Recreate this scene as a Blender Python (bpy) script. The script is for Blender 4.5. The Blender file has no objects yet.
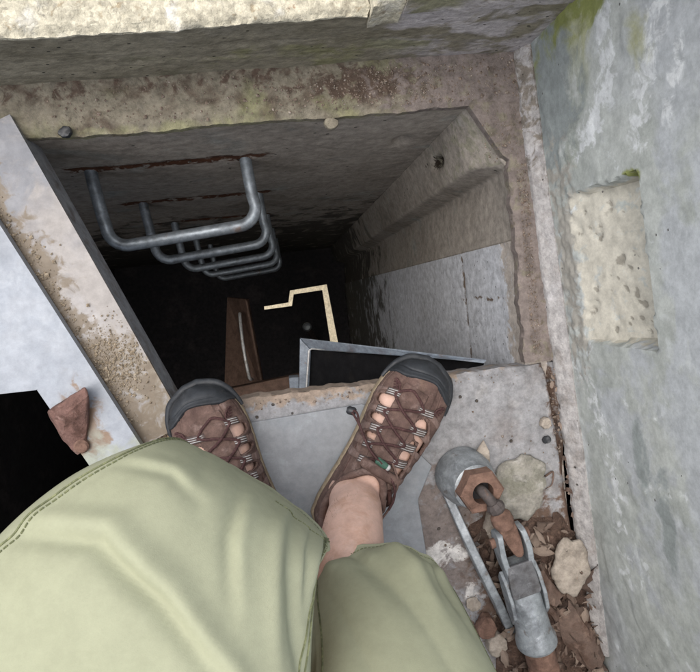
import bpy, bmesh, math, random
import numpy as np
from mathutils import Vector, Matrix
R = math.radians
random.seed(7); rng = np.random.default_rng(11)
scene = bpy.context.scene
C = scene.collection

# ------------------------------------------------------------------ camera
F, CAMH = 640.0, 0.97                       # focal length in 700-px units, camera height above the floor
def _n(a): return a / np.linalg.norm(a)
_z = -_n(np.array([(280-350)/F, -(300-336)/F, -1.0]))
_x = np.array([1, .105, 0.]); _x = _n(_x - _z*_x.dot(_z)); _y = np.cross(_z, _x)
CM = np.array([_x, _y, _z])                 # camera -> world
cam = bpy.data.cameras.new('camera'); cam_o = bpy.data.objects.new('camera', cam); C.objects.link(cam_o)
cam.sensor_fit = 'HORIZONTAL'; cam.sensor_width = 36; cam.lens = 36*F/700
cam.clip_start = .02; cam.clip_end = 500
m4 = Matrix([list(CM[i]) + [(0, 0, CAMH)[i]] for i in range(3)] + [[0, 0, 0, 1]])
cam_o.matrix_world = m4
scene.camera = cam_o
def at(px, py, h=0.):
    """world point at height h that the photograph shows at (px, py)"""
    d = CM @ np.array([(px-350)/F, -(py-336)/F, -1.]); t = (h-CAMH)/d[2]
    return d*t + np.array([0, 0, CAMH])

# ------------------------------------------------------------------ light
SUN_EL, SUN_AZ = R(72), R(-62)
w = bpy.data.worlds.new('World'); scene.world = w; w.use_nodes = True
nt = w.node_tree; bg = nt.nodes['Background']
sky = nt.nodes.new('ShaderNodeTexSky'); sky.sky_type = 'NISHITA'; sky.sun_disc = False
sky.sun_elevation = SUN_EL; sky.sun_rotation = SUN_AZ; sky.dust_density = 4; sky.air_density = 1.0
hs = nt.nodes.new('ShaderNodeHueSaturation'); hs.inputs['Saturation'].default_value = .5
nt.links.new(sky.outputs[0], hs.inputs['Color']); nt.links.new(hs.outputs[0], bg.inputs[0])
bg.inputs[1].default_value = .13
sun = bpy.data.lights.new('sun', 'SUN'); sun.energy = .8; sun.angle = R(80); sun.color = (1, .96, .9)
so = bpy.data.objects.new('sun', sun); C.objects.link(so)
sd = Vector((math.sin(SUN_AZ)*math.cos(SUN_EL), math.cos(SUN_AZ)*math.cos(SUN_EL), math.sin(SUN_EL)))
so.rotation_euler = sd.to_track_quat('Z', 'Y').to_euler(); so.location = (0, 0, 6)
vs = scene.view_settings; vs.view_transform = 'Standard'; vs.look = 'None'; vs.gamma = 1; vs.exposure = 1.12
scene.cycles.max_bounces = 5; scene.cycles.diffuse_bounces = 4; scene.cycles.caustics_reflective = False; scene.cycles.caustics_refractive = False

# ------------------------------------------------------------------ noise
_perm = rng.permutation(4096); _val = rng.random(4096)
def vnoise(x, y, seed=0):
    x = np.asarray(x, float); y = np.asarray(y, float)
    xi = np.floor(x).astype(int); yi = np.floor(y).astype(int); fx = x-xi; fy = y-yi
    fx = fx*fx*(3-2*fx); fy = fy*fy*(3-2*fy)
    h = lambda a, b: _val[(_perm[(a+seed*131) & 4095]+b*57) & 4095]
    return (h(xi, yi)*(1-fx)+h(xi+1, yi)*fx)*(1-fy)+(h(xi, yi+1)*(1-fx)+h(xi+1, yi+1)*fx)*fy
def fbm(x, y, sc, oc=4, seed=0):
    v = 0; a = .5; tot = 0
    for i in range(oc):
        v = v+a*vnoise(np.asarray(x)*sc, np.asarray(y)*sc, seed+i*7); tot += a; a *= .5; sc *= 2.03
    return v/tot*2-1
def sstep(a, b, x):
    t = np.clip((np.asarray(x, float)-a)/(b-a), 0, 1); return t*t*(3-2*t)

def worley(x, y, sc, seed=0):
    x = np.asarray(x)*sc; y = np.asarray(y)*sc; xi = np.floor(x).astype(int); yi = np.floor(y).astype(int); best = np.full(x.shape, 9.); rad = np.zeros(x.shape)
    for i in (-1, 0, 1):
        for j in (-1, 0, 1):
            a = xi+i; b = yi+j; h = (_perm[(a+seed*31) & 4095]+b*57) & 4095
            d = np.hypot(x-a-_val[h], y-b-_val[(h+777) & 4095]); rad = np.where(d < best, _val[(h+1999) & 4095], rad); best = np.minimum(best, d)
    return best, rad
def pebbles(x, y, sc, seed=0):
    d, r = worley(x, y, sc, seed); return np.sqrt(np.clip(1-(d/(.35+.35*r))**2, 0, 1))*r

# ------------------------------------------------------------------ materials
def srgb(r, g, b): return tuple(((c/255)/12.92 if c/255 <= .04045 else ((c/255+.055)/1.055)**2.4) for c in (r, g, b))
def mat(name, base, var=(), rough=.9, bump=(), attrs=(), metal=0., pits=None, spec=.3, sss=0., stretch=None, rvar=0., mod=.32, cells=None):
    m = bpy.data.materials.new(name); m.use_nodes = True; t = m.node_tree; N = t.nodes; L = t.links
    b = N['Principled BSDF']; tc = N.new('ShaderNodeTexCoord'); co = tc.outputs['Object']
    if stretch:
        mp = N.new('ShaderNodeMapping'); mp.inputs['Scale'].default_value = stretch; L.new(co, mp.inputs[0]); co = mp.outputs[0]
    rgb = N.new('ShaderNodeRGB'); rgb.outputs[0].default_value = (*base, 1); col = rgb.outputs[0]
    def noise(sc, det=5, dist=0., off=0.):
        n = N.new('ShaderNodeTexNoise'); n.noise_dimensions = '3D'
        av = N.new('ShaderNodeVectorMath'); av.operation = 'ADD'; av.inputs[1].default_value = (off*3.1, off*-1.7, off*2.3); L.new(co, av.inputs[0])
        n.inputs['Scale'].default_value = sc; n.inputs['Detail'].default_value = det; n.inputs['Roughness'].default_value = .62
        n.inputs['Distortion'].default_value = dist; L.new(av.outputs[0], n.inputs['Vector']); return n.outputs['Fac']
    def rng_(v, lo, hi, a=0., c=1.):
        r = N.new('ShaderNodeMapRange'); r.interpolation_type = 'SMOOTHSTEP'; L.new(v, r.inputs[0])
        for i, q in enumerate((lo, hi, a, c)): r.inputs[1+i].default_value = q
        return r.outputs[0]
    def mix(f, c, c2):
        x = N.new('ShaderNodeMix'); x.data_type = 'RGBA'; L.new(f, x.inputs[0]); L.new(c, x.inputs[6])
        if isinstance(c2, tuple): x.inputs[7].default_value = (*c2, 1)
        else: L.new(c2, x.inputs[7])
        return x.outputs[2]
    k = 0; cache = {}
    def shared(sc):
        if sc not in cache:
            r = N.new('ShaderNodeMapRange'); L.new(noise(sc, 6, .5, sc*.31), r.inputs[0])
            for i, q in enumerate((.28, .72, -.8, .8)): r.inputs[1+i].default_value = q
            cache[sc] = r.outputs[0]
        return cache[sc]
    for v in var:
        c2, sc, lo, hi = v[:4]; mx = v[4] if len(v) > 4 else 1.; k += 1.7
        col = mix(rng_(noise(sc, 4, .4, k), lo, hi, 0, mx), col, c2)
    for a in attrs:
        an, c2, sc = a[:3]; k += 1.3
        an_ = N.new('ShaderNodeAttribute'); an_.attribute_name = an
        ad = N.new('ShaderNodeMath'); ad.operation = 'ADD'; L.new(an_.outputs['Fac'], ad.inputs[0])
        n2 = shared(12 if sc < 18 else 48); L.new(n2, ad.inputs[1])
        f = rng_(ad.outputs[0], .25, .8)
        g = N.new('ShaderNodeMath'); g.operation = 'MULTIPLY'; L.new(f, g.inputs[0])
        sat = rng_(an_.outputs['Fac'], 0, .3, 0, a[3] if len(a) > 3 else 1.); L.new(sat, g.inputs[1]); col = mix(g.outputs[0], col, c2)
    nrm = None
    def addbump(h, st, di, inv=False):
        nonlocal nrm
        bp = N.new('ShaderNodeBump'); bp.inputs['Strength'].default_value = st; bp.inputs['Distance'].default_value = di; bp.invert = inv
        L.new(h, bp.inputs['Height'])
        if nrm: L.new(nrm, bp.inputs['Normal'])
        nrm = bp.outputs[0]
    if pits:
        sc, th, pc, amt = pits
        vo = N.new('ShaderNodeTexVoronoi'); vo.inputs['Scale'].default_value = sc; L.new(co, vo.inputs['Vector'])
        wn = N.new('ShaderNodeSeparateColor'); L.new(vo.outputs['Color'], wn.inputs[0])
        keep = rng_(wn.outputs[0], 1-amt, 1-amt+.02); th_ = rng_(vo.outputs['Distance'], th*.55, th, 1, 0)
        g = N.new('ShaderNodeMath'); g.operation = 'MULTIPLY'; L.new(keep, g.inputs[0]); L.new(th_, g.inputs[1])
        col = mix(g.outputs[0], col, pc); addbump(g.outputs[0], .8, .004, True)
    if bump:
        tot = None
        for sc, st, di in bump:
            k += 2.1; ml = N.new('ShaderNodeMath'); ml.operation = 'MULTIPLY'; L.new(noise(sc, 4, 0, k), ml.inputs[0]); ml.inputs[1].default_value = st*di*1000
            if tot is None: tot = ml.outputs[0]
            else:
                sm_ = N.new('ShaderNodeMath'); sm_.operation = 'ADD'; L.new(tot, sm_.inputs[0]); L.new(ml.outputs[0], sm_.inputs[1]); tot = sm_.outputs[0]
        addbump(tot, 1., .001)
    if cells:
        vc = N.new('ShaderNodeTexVoronoi'); vc.inputs['Scale'].default_value = cells[0]; L.new(co, vc.inputs['Vector']); sp = N.new('ShaderNodeSeparateColor'); L.new(vc.outputs['Color'], sp.inputs[0])
        mc = N.new('ShaderNodeMix'); mc.data_type = 'RGBA'; mc.blend_type = 'MULTIPLY'; mc.inputs[0].default_value = 1; L.new(col, mc.inputs[6]); L.new(rng_(sp.outputs[0], .0, 1., cells[1], cells[2]), mc.inputs[7]); col = mc.outputs[2]
        addbump(vc.outputs['Distance'], .3, .002, True)
    if mod:
        n8 = N.new('ShaderNodeTexNoise'); n8.inputs['Scale'].default_value = 55; n8.inputs['Detail'].default_value = 5; n8.inputs['Roughness'].default_value = .8; L.new(co, n8.inputs['Vector'])
        mm = N.new('ShaderNodeMix'); mm.data_type = 'RGBA'; mm.blend_type = 'MULTIPLY'; mm.inputs[0].default_value = 1; L.new(col, mm.inputs[6])
        L.new(rng_(n8.outputs['Fac'], .22, .78, 1-mod*1.25, 1+mod), mm.inputs[7]); col = mm.outputs[2]
    L.new(col, b.inputs['Base Color'])
    if nrm: L.new(nrm, b.inputs['Normal'])
    b.inputs['Roughness'].default_value = rough; b.inputs['Metallic'].default_value = metal
    if rvar: L.new(rng_(noise(40, 4, 0, 9.), .3, .7, max(0, rough-rvar), min(1, rough+rvar)), b.inputs['Roughness'])
    b.inputs['Specular IOR Level'].default_value = spec
    if sss:
        b.inputs['Subsurface Weight'].default_value = sss; b.inputs['Subsurface Radius'].default_value = (.012, .005, .003)
    return m

MT = {}
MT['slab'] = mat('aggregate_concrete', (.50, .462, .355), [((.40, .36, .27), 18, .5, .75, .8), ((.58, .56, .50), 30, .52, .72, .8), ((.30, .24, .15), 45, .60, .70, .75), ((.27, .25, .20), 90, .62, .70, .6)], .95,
                 [(60, .5, .008), (220, .7, .003)], [('chip', (.22, .11, .05), 60)], cells=(170, .80, 1.08))
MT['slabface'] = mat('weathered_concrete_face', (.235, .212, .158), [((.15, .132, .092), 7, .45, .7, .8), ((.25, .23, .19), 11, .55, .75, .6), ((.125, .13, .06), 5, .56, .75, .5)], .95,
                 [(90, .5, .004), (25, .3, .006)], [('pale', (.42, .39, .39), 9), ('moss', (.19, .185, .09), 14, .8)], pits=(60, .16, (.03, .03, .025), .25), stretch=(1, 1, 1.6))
MT['ledge'] = mat('dirty_ledge_concrete', (.19, .17, .13), [((.085, .064, .047), 22, .46, .68, .85), ((.20, .18, .145), 40, .55, .72, .7), ((.2, .21, .09), 8, .55, .75, .6)], .97,
                 [(130, .55, .004), (40, .4, .005)], [('dirt', (.085, .06, .045), 40), ('pink', (.185, .155, .14), 20), ('moss', (.22, .21, .125), 16)])
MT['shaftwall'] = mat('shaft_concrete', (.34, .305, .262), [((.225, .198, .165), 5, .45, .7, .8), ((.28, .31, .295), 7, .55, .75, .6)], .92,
                 [(60, .4, .004)], [('rust', (.075, .03, .014), 45), ('damp', (.075, .066, .055), 8), ('hole', (.02, .012, .008), 60), ('sand', (.26, .245, .185), 20)], pits=(45, .14, (.05, .045, .04), .2))  # dark brown layer paints the deep shaft's shade into the concrete
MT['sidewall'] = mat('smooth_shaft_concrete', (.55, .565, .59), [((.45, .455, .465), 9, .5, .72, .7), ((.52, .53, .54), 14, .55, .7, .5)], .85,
                 [(70, .3, .003)], [('rust', (.16, .12, .09), 60), ('rough', (.42, .375, .33), 45), ('damp', (.10, .095, .085), 6)], pits=(55, .1, (.08, .075, .07), .25))  # dark layer here too is painted shade for the lower side wall
MT['floor'] = mat('worn_floor_concrete', (.262, .262, .268), [((.205, .19, .185), 12, .5, .72, .8), ((.345, .335, .325), 20, .55, .72, .6), ((.17, .145, .125), 55, .66, .74, .55)], .88,
                 [(110, .4, .003), (30, .3, .004)], [('brown', (.19, .16, .145), 22), ('dirt', (.12, .08, .06), 40), ('lip', (.27, .215, .17), 50), ('sand', (.40, .32, .20), 45), ('paint', (.60, .58, .55), 50)], pits=(38, .12, (.07, .06, .05), .2))
MT['wall'] = mat('bunker_wall_concrete', (.475, .50, .475), [((.36, .385, .36), 5, .44, .66, .85), ((.45, .475, .485), 3.2, .5, .66, .7), ((.55, .58, .585), 11, .57, .69, .8), ((.68, .71, .72), 24, .61, .69, .7), ((.30, .32, .30), 30, .60, .72, .35)], .9,
                 [(35, .18, .004), (160, .25, .001)], [('bluegrey', (.45, .475, .49), 7), ('white', (.68, .705, .71), 22), ('moss', (.24, .265, .075), 16, .95), ('mossl', (.41, .42, .27), 14), ('dark', (.285, .315, .31), 14), ('rough', (.37, .355, .315), 40), ('pocket', (.54, .515, .44), 30), ('pith', (.30, .28, .235), 48)], pits=(70, .12, (.2, .2, .19), .12), mod=.2)
MT['pocket'] = mat('pocket_concrete', (.52, .48, .38), [((.60, .59, .54), 16, .5, .7, .8), ((.42, .37, .26), 10, .55, .75, .6)], .95, [(60, .6, .006), (200, .5, .002)],
                 [('white', (.75, .77, .74), 20), ('moss', (.30, .38, .05), 20)], pits=(75, .22, (.16, .14, .11), .3))
MT['fillet'] = mat('mortar_fillet', (.40, .385, .375), [((.29, .265, .245), 25, .5, .7, .8), ((.5, .49, .5), 14, .55, .72, .6)], .95, [(110, .6, .005)], [('dark', (.21, .185, .155), 20)], pits=(60, .15, (.1, .09, .08), .2))
MT['steelpale'] = mat('pale_oxidised_steel', (.28, .303, .335), [((.225, .243, .27), 5, .44, .68, .9), ((.385, .41, .44), 16, .55, .72, .6), ((.34, .29, .22), 12, .62, .74, .4)], .45,
                 [(50, .15, .002)], [('rust', (.20, .135, .09), 26), ('green', (.29, .31, .26), 10)], spec=.35, rvar=.12, mod=.14)
MT['steelrim'] = mat('galvanised_rim', (.285, .265, .248), [((.215, .21, .215), 8, .48, .68, .8), ((.35, .335, .33), 20, .55, .7, .6)], .45,
                 [(60, .2, .002)], [('grey', (.185, .19, .205), 9), ('sand', (.20, .168, .125), 60), ('dirt', (.165, .132, .095), 45)], spec=.3, rvar=.12, mod=.14)
MT['steeledge'] = mat('rim_side_steel', (.26, .27, .285), [((.15, .13, .12), 30, .5, .7, .8)], .6, [(80, .3, .002)])
MT['plate'] = mat('floor_plate_steel', (.243, .255, .267), [((.20, .222, .24), 10, .48, .68, .8), ((.31, .335, .35), 22, .54, .70, .6), ((.22, .2, .18), 60, .68, .76, .5)], .5,
                 [(70, .25, .0015)], [('brown', (.27, .21, .17), 30)], spec=.35, rvar=.12, mod=.14)
MT['galv'] = mat('galvanised_steel', (.29, .315, .33), [((.19, .205, .22), 30, .46, .66, .8), ((.41, .435, .455), 60, .54, .68, .7), ((.15, .12, .10), 38, .58, .70, .75)], .5, [(180, .35, .001), (50, .3, .002)], metal=.3, spec=.45, rvar=.12)
MT['darksteel'] = mat('dull_dark_steel', (.135, .135, .14), [((.085, .08, .078), 40, .46, .66, .8), ((.24, .245, .25), 70, .58, .70, .7)], .6, [(180, .4, .001)], metal=.2)
MT['rung'] = mat('galvanised_rung', (.22, .25, .275), [((.13, .145, .16), 26, .48, .68, .8), ((.32, .35, .38), 70, .56, .7, .6), ((.14, .085, .055), 13, .58, .70, .75)], .5, [(140, .2, .001)], metal=.5, spec=.5, rvar=.1)
MT['rust'] = mat('rusted_iron', (.175, .105, .078), [((.25, .155, .115), 45, .52, .68, .8), ((.08, .045, .032), 30, .5, .70, .85)], .92, [(160, .7, .002), (60, .5, .003)])
MT['rustpink'] = mat('red_primer_rust', (.155, .088, .072), [((.085, .045, .034), 50, .46, .64, .9), ((.25, .17, .145), 80, .58, .70, .6)], .9, [(150, .7, .003), (40, .5, .004)])
MT['darkiron'] = mat('dark_iron', (.10, .085, .08), [((.2, .11, .07), 60, .55, .7, .7)], .75, [(160, .5, .002)], metal=.3)
MT['framesteel'] = mat('painted_frame_steel', (.27, .31, .36), [((.17, .17, .19), 20, .5, .7, .8), ((.3, .22, .17), 50, .62, .74, .7)], .5, [(90, .3, .002)], spec=.45)
MT['frameedge'] = mat('worn_bright_edge', (.62, .62, .60), [((.4, .33, .27), 60, .55, .7, .7)], .45, metal=.3)
MT['black'] = mat('sooty_lining', (.03, .028, .03), [((.05, .043, .045), 9, .5, .7)], .95)  # near-black colour puts depth shade into shaft walls, landing, leaf and bore
MT['blackpaint'] = mat('black_lid_paint', (.010, .010, .011), [((.016, .015, .015), 20, .5, .7)], .9, spec=.1)  # near-black colour standing in for shade inside the angle frame
MT['doorbrown'] = mat('rusty_door_leaf', (.15, .095, .07), [((.085, .053, .04), 12, .45, .7, .8)], .8, [(80, .3, .002)])
MT['palefloor'] = mat('lower_room_floor', (.6, .57, .5), [((.4, .37, .3), 10, .5, .7, .6)], .9)
MT['ground'] = mat('leafy_soil', (.10, .075, .05), [((.06, .075, .025), 1.5, .45, .65, .9), ((.16, .12, .08), 14, .52, .7, .7)], 1, [(30, .8, .02)])
MT['cloth'] = mat('pale_olive_cotton', (.318, .325, .222), [((.292, .30, .20), 7, .44, .7, .6)], .95, [(1000, .35, .0005)], spec=.12, mod=.06)
MT['thread'] = mat('dark_green_thread', (.13, .14, .075), [((.2, .21, .11), 200, .5, .6)], .95)
MT['skin'] = mat('pale_skin', (.60, .40, .32), [((.47, .28, .195), 26, .46, .68, .7), ((.64, .46, .385), 60, .54, .7, .5), ((.55, .34, .23), 9, .55, .75, .4)], .55, [(240, .25, .0008), (60, .2, .0015)], [('tan', (.37, .215, .12), 40)], spec=.35, mod=.12)
MT['hair'] = mat('leg_hair', (.19, .10, .055), rough=.7)
MT['suede'] = mat('brown_suede', (.125, .082, .068), [((.098, .063, .054), 26, .44, .66, .85), ((.215, .155, .135), 60, .54, .70, .7), ((.20, .135, .10), 24, .60, .76, .45)], .95, [(420, .55, .0012), (60, .35, .0018)], spec=.15)
MT['suede3'] = mat('worn_brown_suede', (.185, .13, .112), [((.125, .083, .07), 30, .44, .66, .85), ((.25, .185, .165), 70, .54, .70, .7)], .95, [(420, .55, .0012)], spec=.15)
MT['suede2'] = mat('dark_brown_lining', (.068, .035, .03), [((.11, .06, .05), 90, .5, .68, .7)], .95, [(700, .6, .0012)], spec=.1)
MT['rubber'] = mat('dark_toe_rubber', (.022, .025, .029), [((.05, .053, .057), 24, .5, .7, .8), ((.16, .14, .12), 90, .66, .76, .5)], .62, [(300, .3, .0008), (60, .2, .001)], spec=.4, rvar=.12)
MT['sole'] = mat('tan_midsole', (.27, .215, .145), [((.17, .13, .09), 40, .48, .68, .8)], .9, [(250, .4, .001)])
MT['lace'] = mat('maroon_lace', (.055, .025, .024), [((.10, .055, .05), 400, .5, .6, .7)], .85, [(900, .5, .0006)])
MT['loop'] = mat('grey_brown_webbing', (.095, .068, .06), [((.14, .11, .10), 300, .5, .6, .6)], .9)
MT['stripe'] = mat('silver_stripe', (.44, .44, .43), [((.4, .38, .36), 300, .5, .6, .6)], .6)
MT['lock'] = mat('black_plastic', (.025, .027, .03), rough=.4, spec=.5)
MT['lockgreen'] = mat('green_plastic', (.05, .12, .085), rough=.4, spec=.5)
MT['stone'] = mat('lichen_stone', (.285, .27, .235), [((.19, .185, .145), 22, .46, .68, .85), ((.37, .355, .32), 45, .55, .7, .7)], .95, [(110, .8, .004)])
MT['stonepale'] = mat('pale_mortar_flake', (.36, .315, .265), [((.25, .215, .175), 30, .46, .68, .8)], .95, [(110, .7, .003)])
MT['bark'] = mat('broken_brown_wood', (.14, .098, .078), [((.085, .05, .036), 26, .44, .66, .85), ((.25, .175, .135), 50, .56, .72, .6)], .95, [(120, .8, .003)], stretch=(1, 1, 1))
MT['leafa'] = mat('brown_leaf', (.165, .12, .095), [((.085, .06, .047), 60, .46, .68, .8)], .85)
MT['leafb'] = mat('pale_leaf', (.26, .205, .165), [((.18, .115, .08), 60, .46, .68, .8)], .85)
MT['leafc'] = mat('dark_leaf', (.08, .057, .046), [((.17, .11, .08), 60, .5, .68, .8)], .85)
MT['grit'] = mat('sandy_grit', (.25, .20, .14), [((.42, .36, .27), 300, .5, .6, .8), ((.13, .09, .06), 240, .55, .65, .8)], .97)
MT['gritdark'] = mat('brown_grit', (.20, .155, .12), [((.42, .38, .33), 300, .55, .62, .8), ((.09, .06, .05), 240, .5, .65, .8)], .97)
MT['litter'] = mat('dark_humus', (.085, .055, .042), [((.15, .10, .075), 80, .5, .68, .8)], 1, [(150, .9, .006)])
MT['lampwhite'] = mat('lamp_casing', (.5, .5, .48), rough=.5)  # body of the added light below the shaft

# ------------------------------------------------------------------ geometry helpers
def tag(o, label=None, cat=None, group=None, kind=None):
    if label: o['label'] = label
    if cat: o['category'] = cat
    if group: o['group'] = group
    if kind: o['kind'] = kind
    return o
def empty(name, loc=(0, 0, 0), parent=None):
    o = bpy.data.objects.new(name, None); C.objects.link(o); o.location = loc; o.empty_display_size = .05
    if parent: o.parent = parent
    return o
def mesh(name, V, Fc, m=None, parent=None, smooth=True, attrs=None, recalc=True):
    me = bpy.data.meshes.new(name)
    me.from_pydata([tuple(map(float, v)) for v in V], [], [tuple(map(int, f)) for f in Fc])
    if recalc:
        bm = bmesh.new(); bm.from_mesh(me); bmesh.ops.recalc_face_normals(bm, faces=bm.faces); bm.to_mesh(me); bm.free()
    if smooth: me.polygons.foreach_set('use_smooth', [True]*len(me.polygons))
    if attrs:
        for k, a in attrs.items():
            la = me.attributes.new(k, 'FLOAT', 'POINT'); la.data.foreach_set('value', np.asarray(a, np.float32))
    if m: me.materials.append(MT[m])
    o = bpy.data.objects.new(name, me); C.objects.link(o)
    if parent:
        o.parent = parent; o.matrix_parent_inverse = Matrix.Identity(4)
        if parent.type == 'EMPTY' or True: o.location = -Vector(world_loc(parent))
    return o
def world_loc(o):
    l = Vector(o.location)
    while o.parent: o = o.parent; l = l+Vector(o.location)
    return l
def sharp(o, ang=40):
    me = o.data; me.update()
    bm = bmesh.new(); bm.from_mesh(me)
    for e in bm.edges:
        if len(e.link_faces) == 2 and e.calc_face_angle(0) > R(ang): e.smooth = False
    bm.to_mesh(me); bm.free(); return o
def bevel(o, wd=.002, seg=2):
    b = o.modifiers.new('bevel', 'BEVEL'); b.width = wd; b.segments = seg; b.limit_method = 'ANGLE'; b.angle_limit = R(35); return o
def field(name, P0, U, V, lu, lv, step, disp, th, m, parent=None, attrs=None, stepv=None, flip=False):
    """a thick slab whose front (P0 + u U + v V) is displaced along U x V; disp(u, v) -> dn or (dn, du, dv)"""
    P0 = np.array(P0, float); U = _n(np.array(U, float)); V = _n(np.array(V, float)); Nn = np.cross(U, V)*(-1 if flip else 1)
    nu = max(2, int(lu/step)+1); nv = max(2, int(lv/(stepv or step))+1)
    u, v = np.meshgrid(np.linspace(0, lu, nu), np.linspace(0, lv, nv), indexing='ij')
    u = u.ravel(); v = v.ravel(); d = disp(u, v); du = dv = 0
    if isinstance(d, tuple): d, du, dv = d
    pts = P0+np.outer(u+du, U)+np.outer(v+dv, V)+np.outer(d, Nn)
    idx = np.arange(nu*nv).reshape(nu, nv)
    fc = np.stack([idx[:-1, :-1], idx[1:, :-1], idx[1:, 1:], idx[:-1, 1:]], -1).reshape(-1, 4).tolist()
    rim = list(idx[:, 0])+list(idx[-1, 1:])+list(idx[-2::-1, -1])+list(idx[0, -2:0:-1])
    back = P0+np.outer((u+du)[rim], U)+np.outer((v+dv)[rim], V)-Nn*th
    b0 = len(pts); nr = len(rim)
    for i in range(nr): fc.append([rim[i], b0+i, b0+(i+1) % nr, rim[(i+1) % nr]])
    fc.append([b0+i for i in range(nr)][::-1])
    at_ = {k: np.concatenate([np.broadcast_to(np.asarray(fn(u, v), float), u.shape), np.broadcast_to(np.asarray(fn(u, v), float), u.shape)[rim]]) for k, fn in (attrs or {}).items()}
    if flip: fc = [f[::-1] for f in fc]
    o = mesh(name, np.vstack([pts, back]), fc, m, parent, True, at_, recalc=False)
    return sharp(o, 50)
def prism(name, pts, th, m, parent=None, bev=.002, N=None):
    """polygon (world points) given a thickness, downwards or along -N"""
    P = [np.array(p, float) for p in pts]; N = np.array([0, 0, 1.]) if N is None else _n(np.array(N, float)); n = len(P)
    V = P+[p-N*th for p in P]
    Fc = [list(range(n)), list(range(2*n-1, n-1, -1))]+[[i, n+i, n+(i+1) % n, (i+1) % n] for i in range(n)]
    o = mesh(name, V, Fc, m, parent, False)
    if bev: bevel(o, bev)
    return o
def smooth_path(pts, n=8, closed=False):
    P = [np.array(p, float) for p in pts]; out = []
    for i in range(len(P)-1):
        p0 = P[max(i-1, 0)]; p1 = P[i]; p2 = P[i+1]; p3 = P[min(i+2, len(P)-1)]
        for k in range(n):
            t = k/n; out.append(.5*((2*p1)+(-p0+p2)*t+(2*p0-5*p1+4*p2-p3)*t*t+(-p0+3*p1-3*p2+p3)*t**3))
    out.append(P[-1]); return out
def sweep(pts, r, seg=10, closed=False, prof=None):
    P = np.array(pts, float); n = len(P); rr = np.broadcast_to(np.asarray(r, float), (n,))
    T = np.gradient(P, axis=0) if not closed else (np.roll(P, -1, 0)-np.roll(P, 1, 0)); T = T/np.linalg.norm(T, axis=1)[:, None]
    a = np.array([0, 0, 1.]) if abs(T[0][2]) < .9 else np.array([1., 0, 0]); a = _n(a-T[0]*a.dot(T[0])); V = []; Fc = []
    for i in range(n):
        a = _n(a-T[i]*a.dot(T[i])); b = np.cross(T[i], a)
        for k in range(seg):
            th = 2*math.pi*k/seg; V.append(P[i]+rr[i]*(a*math.cos(th)+b*math.sin(th)))
    for i in range(n if closed else n-1):
        j = (i+1) % n
        for k in range(seg): Fc.append([i*seg+k, i*seg+(k+1) % seg, j*seg+(k+1) % seg, j*seg+k])
    if not closed: Fc.append([k for k in range(seg)][::-1]); Fc.append([(n-1)*seg+k for k in range(seg)])
    return V, Fc
def tube(name, pts, r, m, parent=None, seg=10, closed=False):
    V, Fc = sweep(pts, r, seg, closed); return sharp(mesh(name, V, Fc, m, parent), 60)
def bundle(name, parts, m, parent=None, smooth=True):
    V = []; Fc = []
    for v, f in parts:
        b = len(V); V += list(v); Fc += [[i+b for i in q] for q in f]
    return sharp(mesh(name, V, Fc, m, parent, smooth), 50)
def lathe(name, base, axis, prof, m, parent=None, seg=32, smooth=True):
    """prof: (radius, height) list along axis"""
    base = np.array(base, float); ax = _n(np.array(axis, float)); a = np.array([1., 0, 0]) if abs(ax[0]) < .8 else np.array([0, 1., 0])
    a = _n(a-ax*a.dot(ax)); b = np.cross(ax, a); V = []; Fc = []; n = len(prof)
    for r, h in prof:
        for k in range(seg):
            t = 2*math.pi*k/seg; V.append(base+ax*h+r*(a*math.cos(t)+b*math.sin(t)))
    for i in range(n-1):
        for k in range(seg): Fc.append([i*seg+k, i*seg+(k+1) % seg, (i+1)*seg+(k+1) % seg, (i+1)*seg+k])
    Fc.append(list(range(seg))[::-1]); Fc.append([(n-1)*seg+k for k in range(seg)])
    return sharp(mesh(name, V, Fc, m, parent, smooth), 35)
def box(name, c, sz, m, parent=None, rz=0, bev=.003):
    x, y, z = (q/2 for q in sz); ca, sa = math.cos(rz), math.sin(rz); V = []
    for dz in (-z, z):
        for dx, dy in ((-x, -y), (x, -y), (x, y), (-x, y)): V.append((c[0]+dx*ca-dy*sa, c[1]+dx*sa+dy*ca, c[2]+dz))
    o = mesh(name, V, [(3, 2, 1, 0), (4, 5, 6, 7), (0, 1, 5, 4), (1, 2, 6, 5), (2, 3, 7, 6), (3, 0, 4, 7)], m, parent, False)
    if bev: bevel(o, bev)
    return o
def blob(x, y, cx, cy, rx, ry=None): ry = ry or rx; return np.clip(1-np.sqrt(((x-cx)/rx)**2+((y-cy)/ry)**2), 0, 1)
def pits(u, v, n, lu, lv, rmin, rmax, seed, depth=.6, region=None):
    r_ = np.random.default_rng(seed); d = np.zeros_like(u)
    for i in range(n):
        cx, cy = (r_.uniform(0, lu), r_.uniform(0, lv)) if region is None else (r_.uniform(region[0], region[1]), r_.uniform(region[2], region[3]))
        rr = r_.uniform(rmin, rmax); q = ((u-cx)**2+(v-cy)**2)/rr**2; d -= depth*rr*np.exp(-q*1.4)
    return d

# ================================================================== SETTING
# ---- ground round the bunker top, one sheet with the hatch pit left open
gx0, gx1, gy0, gy1 = -1.05, .62, -1.5, .95; B = 150; gz = .10
gv = [(-B, -B, gz), (B, -B, gz), (B, B, gz), (-B, B, gz), (gx0, gy0, gz), (gx1, gy0, gz), (gx1, gy1, gz), (gx0, gy1, gz)]
tag(mesh('ground', gv, [(0, 1, 5, 4), (1, 2, 6, 5), (2, 3, 7, 6), (3, 0, 4, 7)], 'ground', smooth=False, recalc=False), kind='structure')

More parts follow.
